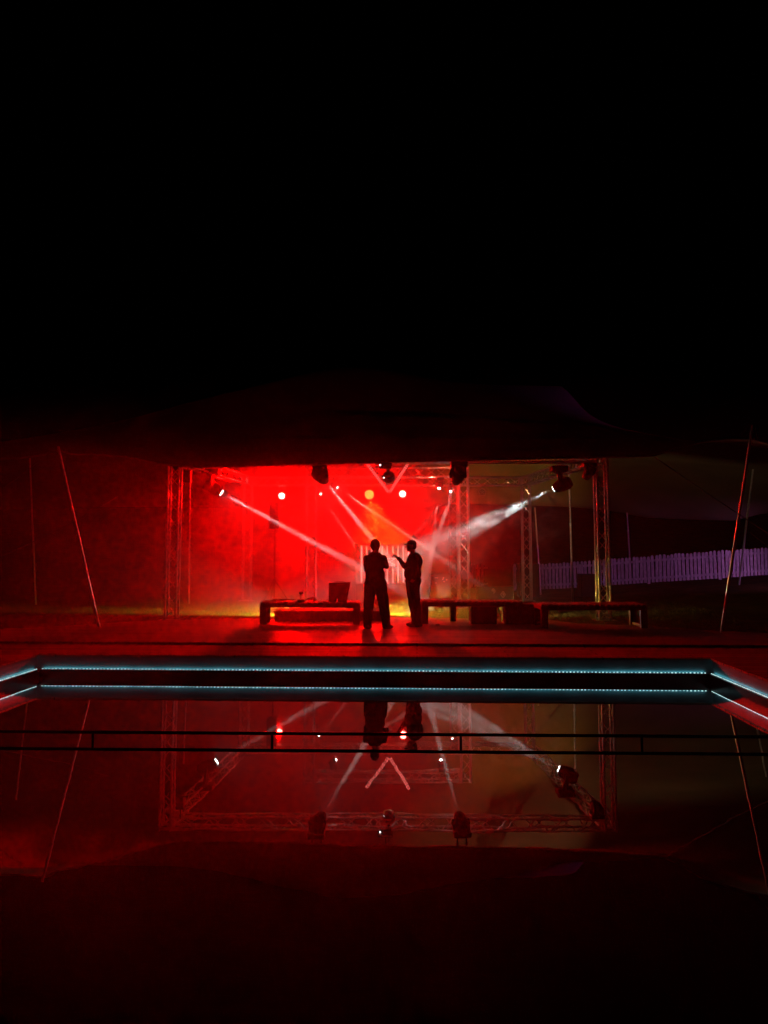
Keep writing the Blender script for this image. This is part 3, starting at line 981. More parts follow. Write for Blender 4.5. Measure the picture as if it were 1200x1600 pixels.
obj('badge', MB().box((ss.x - .05, ss.y - .178, zb_ + .025), (ss.x + .05, ss.y - .171, zb_ + .06)), M['casemetal'], t)

# ------------------------------------------------------------------ DJ booth
bd = 21.6
bz = gz(0, bd)
x0 = P(555, 880, bd).x; x1 = P(645, 880, bd).x
ztop = P(600, 850, bd).z; zmid = P(600, 912, bd).z
t = thing('dj_booth', ((x0 + x1) / 2, bd, bz), 'pale DJ booth with vertical light tubes behind the two people', 'booth')
obj('front_panel', MB().box((x0, bd, zmid), (x1, bd + .03, ztop - .03), .004), M['panel'], t)
obj('plinth', MB().box((x0 + .02, bd + .01, bz), (x1 - .02, bd + .05, zmid - .004), .004), M['case'], t)
obj('tabletop', MB().box((x0 - .03, bd - .03, ztop - .028), (x1 + .03, bd + .65, ztop), .006), M['panel'], t)
for s, xx in ((0, x0), (1, x1 - .03)):
    obj('side_panel', MB().box((xx, bd + .032, bz), (xx + .03, bd + .62, ztop - .03), .003), M['panel'], t)
for i, px in enumerate((565, 573, 581, 589, 597, 605, 614, 622, 630, 638)):
    xx = P(px, 880, bd).x
    segs = ((zmid + .03, ztop - .06),) if i not in (4, 5, 6) else ((zmid + .03, P(600, 889, bd).z), (P(600, 866, bd).z, ztop - .06))
    for (a, b) in segs:
        obj('light_tube', MB().tube([(xx, bd - .012, a), (xx, bd - .012, b)], .011 if i else .016, 8), M['led_tube'], t, smooth='auto')
cx = P(608, 878, bd)
mb = MB()
for (a, b) in (((-.17, .09), (.17, -.09)), ((-.17, -.09), (.17, .09)), ((-.17, .09), (.17, .09)), ((-.17, -.09), (.17, -.09))):
    mb.tube([(cx.x + a[0], bd - .012, cx.z + a[1]), (cx.x + b[0], bd - .012, cx.z + b[1])], .008, 6)
obj('cross_motif', mb, M['led_tube'], t, smooth='auto')

# equipment rack with indicator dots
rx0, rx1 = P(672, 900, 22).x, P(704, 900, 22).x
rzt = P(690, 896, 22).z
t = thing('equipment_rack', ((rx0 + rx1) / 2, 22, gz(0, 22)), 'dark equipment rack with tiny indicator lights beside the booth', 'rack')
obj('cabinet', MB().box((rx0, 22, gz(0, 22)), (rx1, 22.5, rzt), .01), M['case'], t)
mb = MB()
for (px, py) in ((680, 903), (683, 903), (681, 911), (692, 905), (694, 909), (698, 906), (693, 903)):
    p = P(px, py, 21.99); mb.box(p - Vector((.018, .004, .008)), p + Vector((.018, .004, .008)))
obj('indicator_lights', mb, M['led_ind'], t)

# ------------------------------------------------------------------ benches


def bench(pxl, pxr, pyb, label, zs, depth=0.62, leg_w=0.13, foot=False):
    """zs: seat height above the deck"""
    pl = PZ(pxl, pyb, ZD); pr = PZ(pxr, pyb, ZD)
    y0 = (pl.y + pr.y) / 2; xl, xr = pl.x, pr.x
    t = thing('timber_bench', ((xl + xr) / 2, y0 + depth / 2, ZD), label, 'bench', 'slatted timber benches on the deck')
    zt = ZD + zs
    mb = MB(); n = int((xr - xl) / .115); w_ = (xr - xl) / n
    for i in range(n):
        mb.box((xl + i * w_ + .008, y0 - .012, zt - .032 + random.uniform(-.002, .002)), (xl + (i + 1) * w_ - .018, y0 + depth + .012, zt + random.uniform(-.003, .003)), .003)
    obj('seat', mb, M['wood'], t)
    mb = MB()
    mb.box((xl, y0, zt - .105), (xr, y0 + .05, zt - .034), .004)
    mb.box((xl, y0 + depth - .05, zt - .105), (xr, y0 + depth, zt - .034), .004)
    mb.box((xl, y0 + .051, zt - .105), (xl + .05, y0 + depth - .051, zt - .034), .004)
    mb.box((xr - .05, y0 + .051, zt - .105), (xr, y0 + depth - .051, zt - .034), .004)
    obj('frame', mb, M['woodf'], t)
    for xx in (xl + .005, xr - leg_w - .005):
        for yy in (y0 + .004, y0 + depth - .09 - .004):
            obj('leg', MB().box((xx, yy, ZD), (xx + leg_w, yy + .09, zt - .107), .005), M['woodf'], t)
        if foot:
            obj('foot_rail', MB().box((xx + .03, y0 + .096, ZD + .02), (xx + leg_w - .03, y0 + depth - .096, ZD + .07), .004), M['woodf'], t)
    return t, xl, xr, y0, y0 + depth, zt


bt1, bx0, bx1, by0, by1, bzt = bench(405, 562, 976, 'slatted timber bench left of the people, carrying the dark case', .45)
bt2, cx0, cx1, cy0, cy1, czt = bench(659, 818, 975, 'slatted timber bench just right of the pointing person, pale board on it', .46)
bt3, dx0, dx1, dy0, dy1, dzt = bench(846, 1013, 982, 'slatted timber bench farthest right, in front of the front right tower', .46, depth=.75, foot=True)

# dark trapezoid case on bench 1
kx0 = P(511, 930, by0).x; kx1 = P(546, 930, by0).x
t = thing('dark_case', ((kx0 + kx1) / 2, by0 + .25, bzt), 'dark case flaring towards its top, standing on the left bench', 'case')
kh = P(528, 910, by0 + .2).z - bzt
mb = MB()
prof = [(-.205, 0), (-.05, 0), (-.04, .07), (-.02, .07), (-.01, 0), (.165, 0), (.235, kh), (-.2, kh - .01)]
cxk = (kx0 + kx1) / 2
fr = [mb.bm.verts.new((cxk + a, by0 + .12, bzt + .003 + b)) for a, b in prof]; bk = [mb.bm.verts.new((cxk + a, by0 + .42, bzt + .003 + b)) for a, b in prof]
mb.bm.faces.new(fr); mb.bm.faces.new(list(reversed(bk)))
for k in range(len(prof)): mb.bm.faces.new((fr[k], bk[k], bk[(k + 1) % len(prof)], fr[(k + 1) % len(prof)]))
obj('body', mb, M['case'], t)
obj('handle', MB().tube([(cxk - .08, by0 + .27, bzt + kh - .005), (cxk - .06, by0 + .27, bzt + kh + .018), (cxk + .08, by0 + .27, bzt + kh + .02), (cxk + .1, by0 + .27, bzt + kh - .005)], .008, 6), M['black'], t)
# device
dv = P(470, 941, by0 + .2); dv.z = bzt + .003
t = thing('small_device', dv, 'small dark gadget with a thin raised arm on the left bench', 'device')
obj('foot', MB().lathe([(.075, 0), (.08, .02), (.06, .045), (.02, .05)], dv, Quaternion(), 16), M['black'], t, smooth='auto')
obj('stem', MB().tube([dv + Vector((0, 0, .04)), dv + Vector((0, 0, .15))], .014, 8), M['casemetal'], t)
obj('head', MB().sphere(dv + Vector((.005, 0, .175)), .045, 14, 10, scale=(1.1, .9, .8)), M['black'], t, smooth=True)
obj('arm', MB().tube([dv + Vector((.035, 0, .18)), dv + Vector((.04, 0, .23)), dv + Vector((-.01, 0, .29))], .006, 6), M['casemetal'], t)
obj('side_lever', MB().tube([dv + Vector((-.1, 0, .115)), dv + Vector((.05, 0, .125))], .007, 6), M['casemetal'], t)
# coiled cable on bench 1
ccx = P(442, 941, by0 + .2); mb = MB()
pts = []
for i in range(140):
    a = i / 140 * 2 * math.pi * 6
    pts.append(Vector((ccx.x - .24 + .48 * i / 140 + .05 * math.cos(a), by0 + .25 + .11 * math.sin(a), bzt + .035 + .02 * math.cos(a * 1.0 + 1))))
tag(obj('coiled_cable', mb.tube(pts, .009, 6), mat('pale_cable', (.5, .42, .4), .5), None, smooth=True, origin=(ccx.x, by0 + .25, bzt)), 'pale loosely coiled cable at the left end of the left bench', 'cable')
# pale board on bench 2 and sheet on bench 3
p = P(683, 937, cy0 + .35)
tag(obj('pale_board', MB().box((P(657, 937, cy0).x, cy0 + .22, czt + .004), (P(712, 937, cy0).x, cy0 + .5, czt + .022), .004), M['paper'], origin=(p.x, cy0 + .36, czt)), 'pale flat board lying on the bench beside the pointing person', 'board')
p = P(929, 943, dy0 + .35)
tag(obj('paper_plate', MB().lathe([(.06, 0), (.1, .004), (.14, .018), (.143, .02), (.12, .012), (.05, .006)], (p.x, dy0 + .35, dzt + .004), Quaternion(), 24), M['paper'], smooth='auto', origin=(p.x, dy0 + .35, dzt)), 'flat pale plate lying on the right bench', 'plate')

# scraps on the deck
for (px, py, ln, an, lab) in ((936, 985, .2, -.5, 'small pale scrap of board on the deck in front of the right bench'), (684, 977, .09, .3, 'tiny pale scrap on the deck below the middle bench'), (492, 972, .07, 1.2, 'tiny pale scrap on the deck below the left bench')):
    p = PZ(px, py, ZD)
    tag(obj('pale_scrap', MB().obox(p + Vector((0, 0, .012)), (ln, .035, .018), Quaternion((0, 0, 1), an), .003), M['paper'], origin=p), lab, 'scrap', 'pale scraps on the deck')

# low platform behind bench 1
pd = 16.75
lx0, lx1 = P(429, 960, pd).x, P(603, 960, pd).x
pz1 = P(500, 954.5, pd).z
t = thing('low_platform', ((lx0 + lx1) / 2, pd + .4, ZL), 'low studded wooden platform on the lawn behind the left bench', 'platform')
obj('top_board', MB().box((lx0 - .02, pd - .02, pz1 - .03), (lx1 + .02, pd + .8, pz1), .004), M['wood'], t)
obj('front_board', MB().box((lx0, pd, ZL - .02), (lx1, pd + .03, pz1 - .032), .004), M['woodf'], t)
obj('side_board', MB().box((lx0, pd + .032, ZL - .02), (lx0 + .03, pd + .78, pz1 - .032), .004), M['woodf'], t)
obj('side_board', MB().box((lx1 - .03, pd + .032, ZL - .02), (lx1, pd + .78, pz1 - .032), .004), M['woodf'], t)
mb = MB()
for px in (464, 484, 505, 525, 546, 565, 584):
    for dz in (.03, .085):
        p = P(px, 960, pd); mb.sphere((p.x, pd - .004, pz1 - .05 - dz), .01, 8, 6)
obj('studs', mb, M['casemetal'], t)

# equipment cases behind / under bench 2


def flight_case(px0, px1, py0, py1, d, depth, label, marks=(), zbase=None):
    xa, xb = P(px0, py0, d).x, P(px1, py0, d).x
    zt = P(px0, py0, d).z; zb = zbase if zbase is not None else gz((xa + xb) / 2, d)
    t = thing('flight_case', ((xa + xb) / 2, d + depth / 2, zb), label, 'case', 'equipment cases')
    obj('body', MB().box((xa, d, zb + .005), (xb, d + depth, zt), .008), M['case'], t)
    mb = MB()
    for xx in (xa, xb):
        for yy in (d, d + depth):
            mb.tube([(xx, yy, zb + .005), (xx, yy, zt)], .012, 6)
    for zz in (zb + .015, zt):
        mb.tube([(xa, d, zz), (xb, d, zz)], .012, 6); mb.tube([(xa, d + depth, zz), (xb, d + depth, zz)], .012, 6)
        mb.tube([(xa, d, zz), (xa, d + depth, zz)], .012, 6); mb.tube([(xb, d, zz), (xb, d + depth, zz)], .012, 6)
    obj('edging', mb, M['blackmetal'], t)
    xm = (xa + xb) / 2; zm = (zb + zt) / 2
    obj('latch', MB().box((xm - .05, d - .012, zm - .03), (xm + .05, d - .001, zm + .03), .003), M['blackmetal'], t)
    return t, d


flight_case(737, 775, 949, 968, 16.0, .5, 'dark box under the middle bench, left of the lit gap', zbase=ZD)
flight_case(790, 840, 945, 968, 15.9, .6, 'dark box under and beyond the middle bench end, right of the lit gap', zbase=ZD)
flight_case(704, 712, 947, 962, 16.6, .2, 'small upright dark box standing under the middle bench')
tc1, td = flight_case(748, 802, 917, 940, 21.0, .6, 'big dark case behind the middle bench bearing a white diamond mark')
mb = MB()
for (px, py, s, full) in ((786, 929, .07, True), (771, 923.5, .055, False)):
    c = P(px, py, td - .006)
    q = [Vector((0, 0, 1)), Vector((1, 0, 0)), Vector((0, 0, -1)), Vector((-1, 0, 0))]
    rng = range(4) if full else (3, 0, 1)
    for k in rng:
        mb.tube([c + q[k] * s * (1.25 if k % 2 == 0 else .95), c + q[(k + 1) % 4] * s * (1.25 if (k + 1) % 2 == 0 else .95)], .008, 6)
    zz = [(.35, .35), (-.3, .3), (.3, -.05), (-.05, -.42)] if full else [(.3, .25), (-.3, .1), (0, -.3)]
    for a, b in zip(zz[:-1], zz[1:]):
        mb.tube([c + Vector((a[0] * s, 0, a[1] * s)), c + Vector((b[0] * s, 0, b[1] * s))], .009, 6)
obj('diamond_mark', mb, M['mark'], tc1)
# dark cabinet near the fence, subwoofer
flight_case(812, 842, 881, 930, 25.0, .5, 'dark upright case in front of the dim left end of the fence')
sx0, sx1 = P(908, 900, 24.6).x, P(931, 900, 24.6).x
sz1 = P(915, 897, 24.6).z; sz0 = gz((sx0 + sx1) / 2, 24.6)
t = thing('bass_speaker', ((sx0 + sx1) / 2, 24.85, sz0), 'black bass speaker cabinet on the grass before the purple-lit fence', 'speaker')
obj('cabinet', MB().box((sx0, 24.6, sz0), (sx1, 25.1, sz1), .012), M['black'], t)
obj('grille', MB().box((sx0 + .03, 24.585, sz0 + .03), (sx1 - .03, 24.598, sz1 - .03), .004), M['case'], t)

# ------------------------------------------------------------------ picket fences


def fence(basepts, label, h=1.0, sp=0.129, w_=.096):
    pts = []
    for (px, py, d) in basepts:
        p = P(px, py, d); p.z = gz(p.x, p.y); pts.append(p)
    t = thing('picket_fence', pts[0], label, 'fence', None)
    # arc length
    Ls = [0]
    for a, b in zip(pts[:-1], pts[1:]): Ls.append(Ls[-1] + (b - a).length)

    def at(s):
        for k in range(len(pts) - 1):
            if s <= Ls[k + 1] or k == len(pts) - 2:
                f = (s - Ls[k]) / (Ls[k + 1] - Ls[k]); p = pts[k] + (pts[k + 1] - pts[k]) * f
                p.z = gz(p.x, p.y); return p, (pts[k + 1] - pts[k]).normalized()
    n = int(Ls[-1] / sp)
    for i in range(n):
        p, d = at(i * sp + .05)
        mb = MB(); nrm = Vector((-d.y, d.x, 0)).normalized()
        if nrm.y > 0: nrm = -nrm
        hh = h * (1 + random.uniform(-.025, .02)); tl = random.gauss(0, .012)
        ps = [(-w_ / 2, .05), (w_ / 2, .05), (w_ / 2 + tl, hh - .05), (w_ * .3 + tl, hh - .012), (tl, hh), (-w_ * .3 + tl, hh - .012), (-w_ / 2 + tl, hh - .05)]
        dd = Vector((d.x, d.y, 0)).normalized()
        fr = [mb.bm.verts.new(p + dd * a + Vector((0, 0, b)) + nrm * .02) for a, b in ps]
        bk = [mb.bm.verts.new(p + dd * a + Vector((0, 0, b))) for a, b in ps]
        mb.bm.faces.new(fr); mb.bm.faces.new(list(reversed(bk)))
        for k in range(len(ps)): mb.bm.faces.new((fr[k], bk[k], bk[(k + 1) % len(ps)], fr[(k + 1) % len(ps)]))
        obj('picket', mb, M['fence'], t)
    for zz in (.2, .82):
        mb = MB()
        m_ = max(2, int(Ls[-1] / 1.0))
        prev = None
        for i in range(m_):
            p, d = at(Ls[-1] * i / m_); p2, _ = at(Ls[-1] * (i + 1) / m_)
            nrm = Vector((-d.y, d.x, 0)).normalized()
            if nrm.y < 0: nrm = -nrm
            c = (p + p2) / 2 * h + Vector((0, 0, 0)); c = (p + p2) / 2 + Vector((0, 0, zz * h)) + nrm * .02
            dv_ = (p2 - p); xa = dv_.normalized(); ya = Vector((-xa.y, xa.x, 0)).normalized(); za = xa.cross(ya)
            mb.obox(c, (dv_.length + .004, .03, .08), Matrix((xa, ya, za)).transposed().to_quaternion())
        obj('rail', mb, M['fence'], t)
    for i in range(int(Ls[-1] / 2.4) + 1):
        p, d = at(min(Ls[-1], i * 2.4)); nrm = Vector((-d.y, d.x, 0)).normalized()
        if nrm.y < 0: nrm = -nrm
        c = p + nrm * .09
        obj('post', MB().box((c.x - .045, c.y - .045, p.z - .1), (c.x + .045, c.y + .045, p.z + .9 * h), .004), M['fence'], t)
    return t


fence([(803, 922, 29), (850, 918, 28.6), (960, 914, 28), (1055, 911, 27.2), (1126, 905, 26.8), (1235, 897, 27)], 'long white picket fence lit purple, running off to the right')
fence([(735, 916, 31), (762, 916, 31)], 'short piece of white picket fence right of the brightly lit tower', h=.97, sp=.145, w_=.09)

# ------------------------------------------------------------------ people


def solid(name, shapes, m, parent, voxel=.011, smooth_it=4, disp=0.0, dsc=8.0, seed=0):
    """union of shapes -> one continuous mesh"""
    mb = MB()
    for s in shapes:
        if s[0] == 'c': mb.capsule(*s[1:])
        elif s[0] == 'e': mb.sphere(s[1], 1.0, 18, 12, q=(s[3] if len(s) > 3 else None), scale=s[2])
    o = obj(name + '_tmp', mb, m, None)
    md = o.modifiers.new('r', 'REMESH'); md.mode = 'VOXEL'; md.voxel_size = voxel
    ms = o.modifiers.new('s', 'SMOOTH'); ms.factor = .5; ms.iterations = smooth_it
    bpy.context.view_layer.update()
    dg = bpy.context.evaluated_depsgraph_get()
    me = bpy.data.meshes.new_from_object(o.evaluated_get(dg))
    bpy.data.objects.remove(o)
    me.name = name
    if disp:
        me.update()
        for v in me.vertices:
            k = noise.noise(Vector((v.co.x * dsc + seed, v.co.y * dsc, v.co.z * dsc * .7))) + .5 * noise.noise(Vector((v.co.x * dsc * 2 + 9, v.co.y * dsc * 2 + seed, v.co.z * dsc * 2.4)))
            v.co += v.normal * disp * k
    for p in me.polygons: p.use_smooth = True
    if not me.materials: me.materials.append(m)
    n = bpy.data.objects.new(name, me); COL.objects.link(n)
    if parent:
        n.parent = parent
        me.transform(Matrix.Translation(-worig(parent))); WORIG[n.name] = worig(parent)
    return n


def V(*a): return Vector(a)


def shoes(t, ankle, fwd, z0, tag_=''):
    fwd = Vector(fwd).normalized(); sd = Vector((fwd.y, -fwd.x, 0))
    a = Vector((ankle[0], ankle[1], z0))
    solid('shoe', [('c', a - fwd * .05 + V(0, 0, .045), .042, a + fwd * .13 + V(0, 0, .036), .036), ('c', a + fwd * .08 + V(0, 0, .034), .044, a + fwd * .17 + V(0, 0, .03), .03), ('c', a + V(0, 0, .05), .046, a - fwd * .01 + V(0, 0, .1), .044)], M['shoe'], t, .009, 2)


def head_shapes(hc, f, scale=1.0):
    """hc centre of skull, f facing direction (horizontal)"""
    f = Vector(f).normalized(); s = Vector((f.y, -f.x, 0)); u = V(0, 0, 1); k = scale
    q = Matrix((s, f, u)).transposed().to_quaternion()
    sh = [('e', hc + u * .02 * k, (.074 * k, .093 * k, .095 * k), q),
          ('e', hc + f * .025 * k - u * .055 * k, (.058 * k, .07 * k, .062 * k), q),
          ('e', hc + f * .062 * k - u * .098 * k, (.026 * k, .022 * k, .02 * k), q),
          ('c', hc + f * .092 * k + u * .005 * k, .009 * k, hc + f * .112 * k - u * .028 * k, .013 * k),
          ('c', hc + f * .078 * k + u * .022 * k + s * .03 * k, .012, hc + f * .078 * k + u * .022 * k - s * .03 * k, .012),
          ('c', hc + f * .09 * k - u * .06 * k + s * .018 * k, .008, hc + f * .09 * k - u * .06 * k - s * .018 * k, .008),
          ('c', hc + f * .087 * k - u * .072 * k + s * .015 * k, .009, hc + f * .087 * k - u * .072 * k - s * .015 * k, .009)]
    for sg in (-1, 1):
        sh.append(('e', hc + s * (.078 * k * sg) - u * .012 * k - f * .008 * k, (.012 * k, .02 * k, .033 * k), q))
    return sh


def hand(wrist, dirv, palm_n, curl, point=False, thumb_side=1):
    """shapes for a hand; dirv along fingers, palm_n the palm's normal (fingers curl toward it)"""
    d = Vector(dirv).normalized(); n = Vector(palm_n); n = (n - d * n.dot(d)).normalized(); s = d.cross(n) * thumb_side
    w = Vector(wrist)
    sh = [('c', w, .026, w + d * .03, .028), ('c', w + d * .035 + s * .018, .019, w + d * .085 + s * .026, .016), ('c', w + d * .035 - s * .018, .019, w + d * .08 - s * .026, .015), ('c', w + d * .03, .022, w + d * .085, .018)]
    ln = (.078, .085, .08, .062)
    for i in range(4):
        off = .03 - i * .02
        p = w + d * .088 + s * off
        c = curl
        if point and i == 0: c = 0.06
        L = ln[i]; ang = 0; r = .0095
        for seg, fr in enumerate((.45, .31, .24)):
            ang += c * (1.0 if seg else .8)
            dd = d * math.cos(ang) + n * math.sin(ang)
            p2 = p + dd * (L * fr * 1.05)
            sh.append(('c', p, r, p2, r * .9)); p = p2; r *= .92
    # thumb from the side of the palm
    p = w + d * .03 + s * .03
    td = (d * .55 + s * .65 + n * .35).normalized()
    p2 = p + td * .045; sh.append(('c', p, .0135, p2, .0115))
    p3 = p2 + (d * .8 + s * .1 + n * .5).normalized() * .034; sh.append(('c', p2, .0115, p3, .0095))
    return sh


# --- person 1: arms folded, legs apart
d1 = 15.05
k1 = d1 / 1202.0


def Q1(px, py, dy=0.0):
    return P(px, py, d1) + V(0, dy, 0)


foot = PZ(587, 977, ZD)
t = thing('person', (Q1(587, 977).x, d1, ZD), 'person standing with arms folded and legs apart, short hair, seen against the booth', 'person', None)
f1 = V(.35, .94, 0).normalized()      # faces away towards the stage, turned a little to the other person
s1 = V(f1.y, -f1.x, 0)
hc = Q1(586.3, 852.2)
nk = Q1(586, 866)
shL = Q1(573.2, 873); shR = Q1(598.8, 873)
elL = Q1(572, 891, -.0); elR = Q1(601.8, 885.5, .03)
elL = elL + f1 * .05; elR = elR + f1 * .06
wrL = Q1(587, 886) + f1 * .2; wrR = Q1(583, 880.5) + f1 * .21
hipL = Q1(578.5, 913); hipR = Q1(594.5, 913)
knL = Q1(576, 944, .03); knR = Q1(599.5, 944, .02)
anL = PZ(574, 975, ZD); anR = PZ(603, 975, ZD)
anL = V(Q1(574, 975).x, d1 + .02, ZD + .09); anR = V(Q1(603.5, 975).x, d1, ZD + .09)
ch = Q1(586, 880); wa = Q1(586.3, 898); pv = Q1(586.5, 909)
qb = Matrix((s1, f1, V(0, 0, 1))).transposed().to_quaternion()
body = head_shapes(hc, f1, 1.1)
body += [('c', hc - V(0, 0, .06), .052, nk - V(0, 0, .03), .074)]
torso = [('e', ch, (.185, .12, .2), qb), ('c', nk + V(0,0,-.01), .06, shL + V(.02,0,.0), .055), ('c', nk + V(0,0,-.01), .06, shR + V(-.02,0,.0), .055), ('e', Q1(586, 872), (.19, .095, .085), qb), ('e', wa, (.18, .125, .17), qb), ('c', shL, .062, ch + V(0, 0, .06), .1), ('c', shR, .062, ch + V(0, 0, .06), .1)]
arms = [('c', shL, .056, elL, .046), ('c', shR, .056, elR, .046), ('c', elL, .044, wrL, .031), ('c', elR, .044, wrR, .031)]
legs = [('e', pv, (.168, .12, .13), qb), ('c', hipL, .092, knL, .066), ('c', hipR, .092, knR, .066), ('c', knL, .064, anL + V(0, 0, .02), .045), ('c', knR, .064, anR + V(0, 0, .02), .045)]
hands = hand(wrL, (wrR - wrL) * .3 + s1 * .3 + V(0, 0, .03), -f1, .25) + hand(wrR, -s1 * .3 - V(0, 0, .02), -f1, .25, thumb_side=-1)
def fat(sh, k, c, kx=1.0):
    out = []
    for s in sh:
        if s[0] == 'c':
            p, q = Vector(s[1]), Vector(s[3])
            p.x = c + (p.x - c) * kx; q.x = c + (q.x - c) * kx
            out.append(('c', p, s[2] * k, q, s[4] * k))
        else:
            p = Vector(s[1]); p.x = c + (p.x - c) * kx
            out.append((s[0], p, (s[2][0] * k, s[2][1] * k, s[2][2]), *s[3:]))
    return out


def shrink(sh, k):
    out = []
    for s in sh:
        if s[0] == 'c': out.append(('c', s[1], max(.012, s[2] - k), s[3], max(.012, s[4] - k)))
        else: out.append((s[0], s[1], tuple(max(.02, x - k) for x in s[2]), *s[3:]))
    return out
solid('body', body + shrink(torso, .012) + shrink(arms, .01) + shrink(legs, .012) + hands + [('c', anL, .036, anL + f1 * .1 - V(0, 0, .05), .028), ('c', anR, .036, anR + f1 * .1 - V(0, 0, .05), .028)], M['skin'], t, .008, 2)
top_ = torso + arms + [('c', nk + s1 * -.075 - V(0, 0, .005), .042, nk + s1 * .075 - V(0, 0, .01), .042), ('e', nk - V(0, 0, .004), (.09, .08, .055), qb), ('c', nk - f1 * .06 - s1 * .05 - V(0, 0, .01), .04, nk - f1 * .06 + s1 * .05 - V(0, 0, .01), .04), ('c', wa - V(0, 0, .1) - s1 * .075, .11, wa - V(0, 0, .1) + s1 * .075, .11)]
solid('hooded_top', fat(top_, 1.1, Q1(586.5, 880).x, 1.05), M['cloth_dark'], t, .011, 3, disp=.009, dsc=9, seed=3)
tr = [('e', pv, (.17, .125, .13), qb), ('c', hipL, .102, knL, .085), ('c', hipR, .102, knR, .085), ('c', knL, .085, anL + V(0, 0, -.0), .067), ('c', knR, .085, anR + V(0, 0, -.0), .067), ('c', anL + V(0, 0, .0), .066, anL - V(0, 0, .03) + f1 * .02, .066), ('c', anR, .066, anR - V(0, 0, .03) + f1 * .02, .066)]
solid('trousers', fat(tr, 1.2, Q1(587, 880).x), M['denim'], t, .011, 3, disp=.011, dsc=11, seed=5)
hr = [('e', hc + V(0, 0, .03) - f1 * .012, (.089, .105, .1), qb), ('e', hc - f1 * .05 - V(0, 0, .02), (.074, .056, .078), qb)]
solid('hair', hr, M['hair'], t, .009, 2, disp=.004, dsc=40)
shoes(t, anL, f1 * .9 - s1 * .25, ZD + .002); shoes(t, anR, f1 * .9 + s1 * .3, ZD + .002)

# --- person 2: profile, pointing left
d2 = 15.5


def Q2(px, py, dy=0.0):
    return P(px, py, d2) + V(0, dy, 0)


t = thing('person', (Q2(651, 972).x, d2, ZD), 'person in profile pointing a finger at the other, wearing a peaked cap', 'person', None)
f2 = V(-1, -.06, 0).normalized(); s2 = V(f2.y, -f2.x, 0)
qb2 = Matrix((s2, f2, V(0, 0, 1))).transposed().to_quaternion()
hc = Q2(643.2, 852.7); nk = Q2(645.8, 865)
ch = Q2(647.5, 878); wa = Q2(645.5, 896); pv = Q2(644.5, 908)
sN = Q2(648.5, 870.5, -.17); sF = Q2(646.5, 870.5, .17)
eN = Q2(652.5, 889.5, -.2); wN = Q2(646.5, 903, -.19)        # near arm bent at the waist
eF = Q2(633.5, 886, .2); wF = Q2(622.5, 872.5, .14)     # far arm raised, pointing
hipN = Q2(645.5, 913, -.09); hipF = Q2(643.5, 913, .09)
kN = Q2(649.5, 941, -.09); kF = Q2(645, 941, .1)
aN = V(Q2(653, 968).x, d2 - .1, ZD + .09); aF = V(Q2(650, 968).x, d2 + .12, ZD + .09)
body = head_shapes(hc, f2 - V(0, .0, 0), 1.06) + [('c', hc - V(0, 0, .06) - f2 * .015, .05, nk - V(0, 0, .04), .058)]
torso = [('e', ch, (.18, .138, .2), qb2), ('e', Q2(647, 870.5), (.19, .092, .085), qb2), ('e', wa - V(.012,0,0), (.165, .148, .16), qb2), ('c', sN, .06, ch + V(0, -.05, .05), .09), ('c', sF, .06, ch + V(0, .05, .05), .09), ('e', Q2(652, 876), (.13, .06, .12), qb2)]
arms = [('c', sN, .056, eN, .047), ('c', sF, .055, eF, .046), ('c', eN, .045, wN, .032), ('c', eF, .045, wF, .034)]
legs = [('e', pv, (.16, .125, .12), qb2), ('c', hipN, .092, kN, .066), ('c', hipF, .092, kF, .066), ('c', kN, .063, aN + V(0, 0, .02), .045), ('c', kF, .063, aF + V(0, 0, .02), .045)]
ptip = Q2(611.2, 863.5, .12)
hands = hand(wF, (ptip - wF), V(0, 0, -1) + (ptip - wF).cross(V(0, 1, 0)) * 0, .85, point=True) + hand(wN, f2 * .5 + V(0, .15, -.8), V(0, .9, -.1), .5)
solid('body', body + shrink(torso, .012) + shrink(arms, .01) + shrink(legs, .012) + hands + [('c', aN, .036, aN + f2 * .1 - V(0, 0, .05), .028), ('c', aF, .036, aF + f2 * .1 - V(0, 0, .05), .028)], M['skin'], t, .0075, 2)
solid('jacket', fat(torso + arms, 1.17, Q2(645, 880).x, 1.0) + [('e', nk - V(0, 0, .015), (.07, .07, .04), qb2), ('c', wa - V(0, 0, .09) - s2 * .05, .115, wa - V(0, 0, .09) + s2 * .05, .115)], M['cloth_dark'], t, .011, 3, disp=.01, dsc=9, seed=11)
tr = [('e', pv + V(0, 0, .0) - f2 * .02, (.165, .135, .13), qb2), ('c', hipN, .1, kN, .075), ('c', hipF, .1, kF, .075), ('c', kN, .074, aN, .06), ('c', kF, .074, aF, .06), ('c', aN, .06, aN - V(0, 0, .03) + f2 * .02, .062), ('c', aF, .06, aF - V(0, 0, .03) + f2 * .02, .062)]
solid('trousers', fat(tr, 1.22, Q2(646, 880).x), M['denim'], t, .011, 3, disp=.011, dsc=11, seed=15)
solid('hair', [('e', hc - f2 * .03 - V(0, 0, .01), (.079, .072, .07), qb2)], M['hair'], t, .009, 2, disp=.003, dsc=40)
solid('cap', [('e', hc + V(0, 0, .042) - f2 * .004, (.082, .1, .08), qb2), ('e', hc + f2 * .115 + V(0, 0, .028), (.06, .045, .009), qb2)], M['cap'], t, .008, 2)
shoes(t, aN, f2, ZD + .002); shoes(t, aF, f2 * .9 + V(0, .2, 0), ZD + .002)

# ------------------------------------------------------------------ grass blades near the lit strip
mb = MB()
rg = random.Random(3)


def deck_back_y(x):
    for a, b in zip(back[:-1], back[1:]):
        if a.x <= x <= b.x:
            f = (x - a.x) / (b.x - a.x); return a.y + (b.y - a.y) * f
    return 15.0


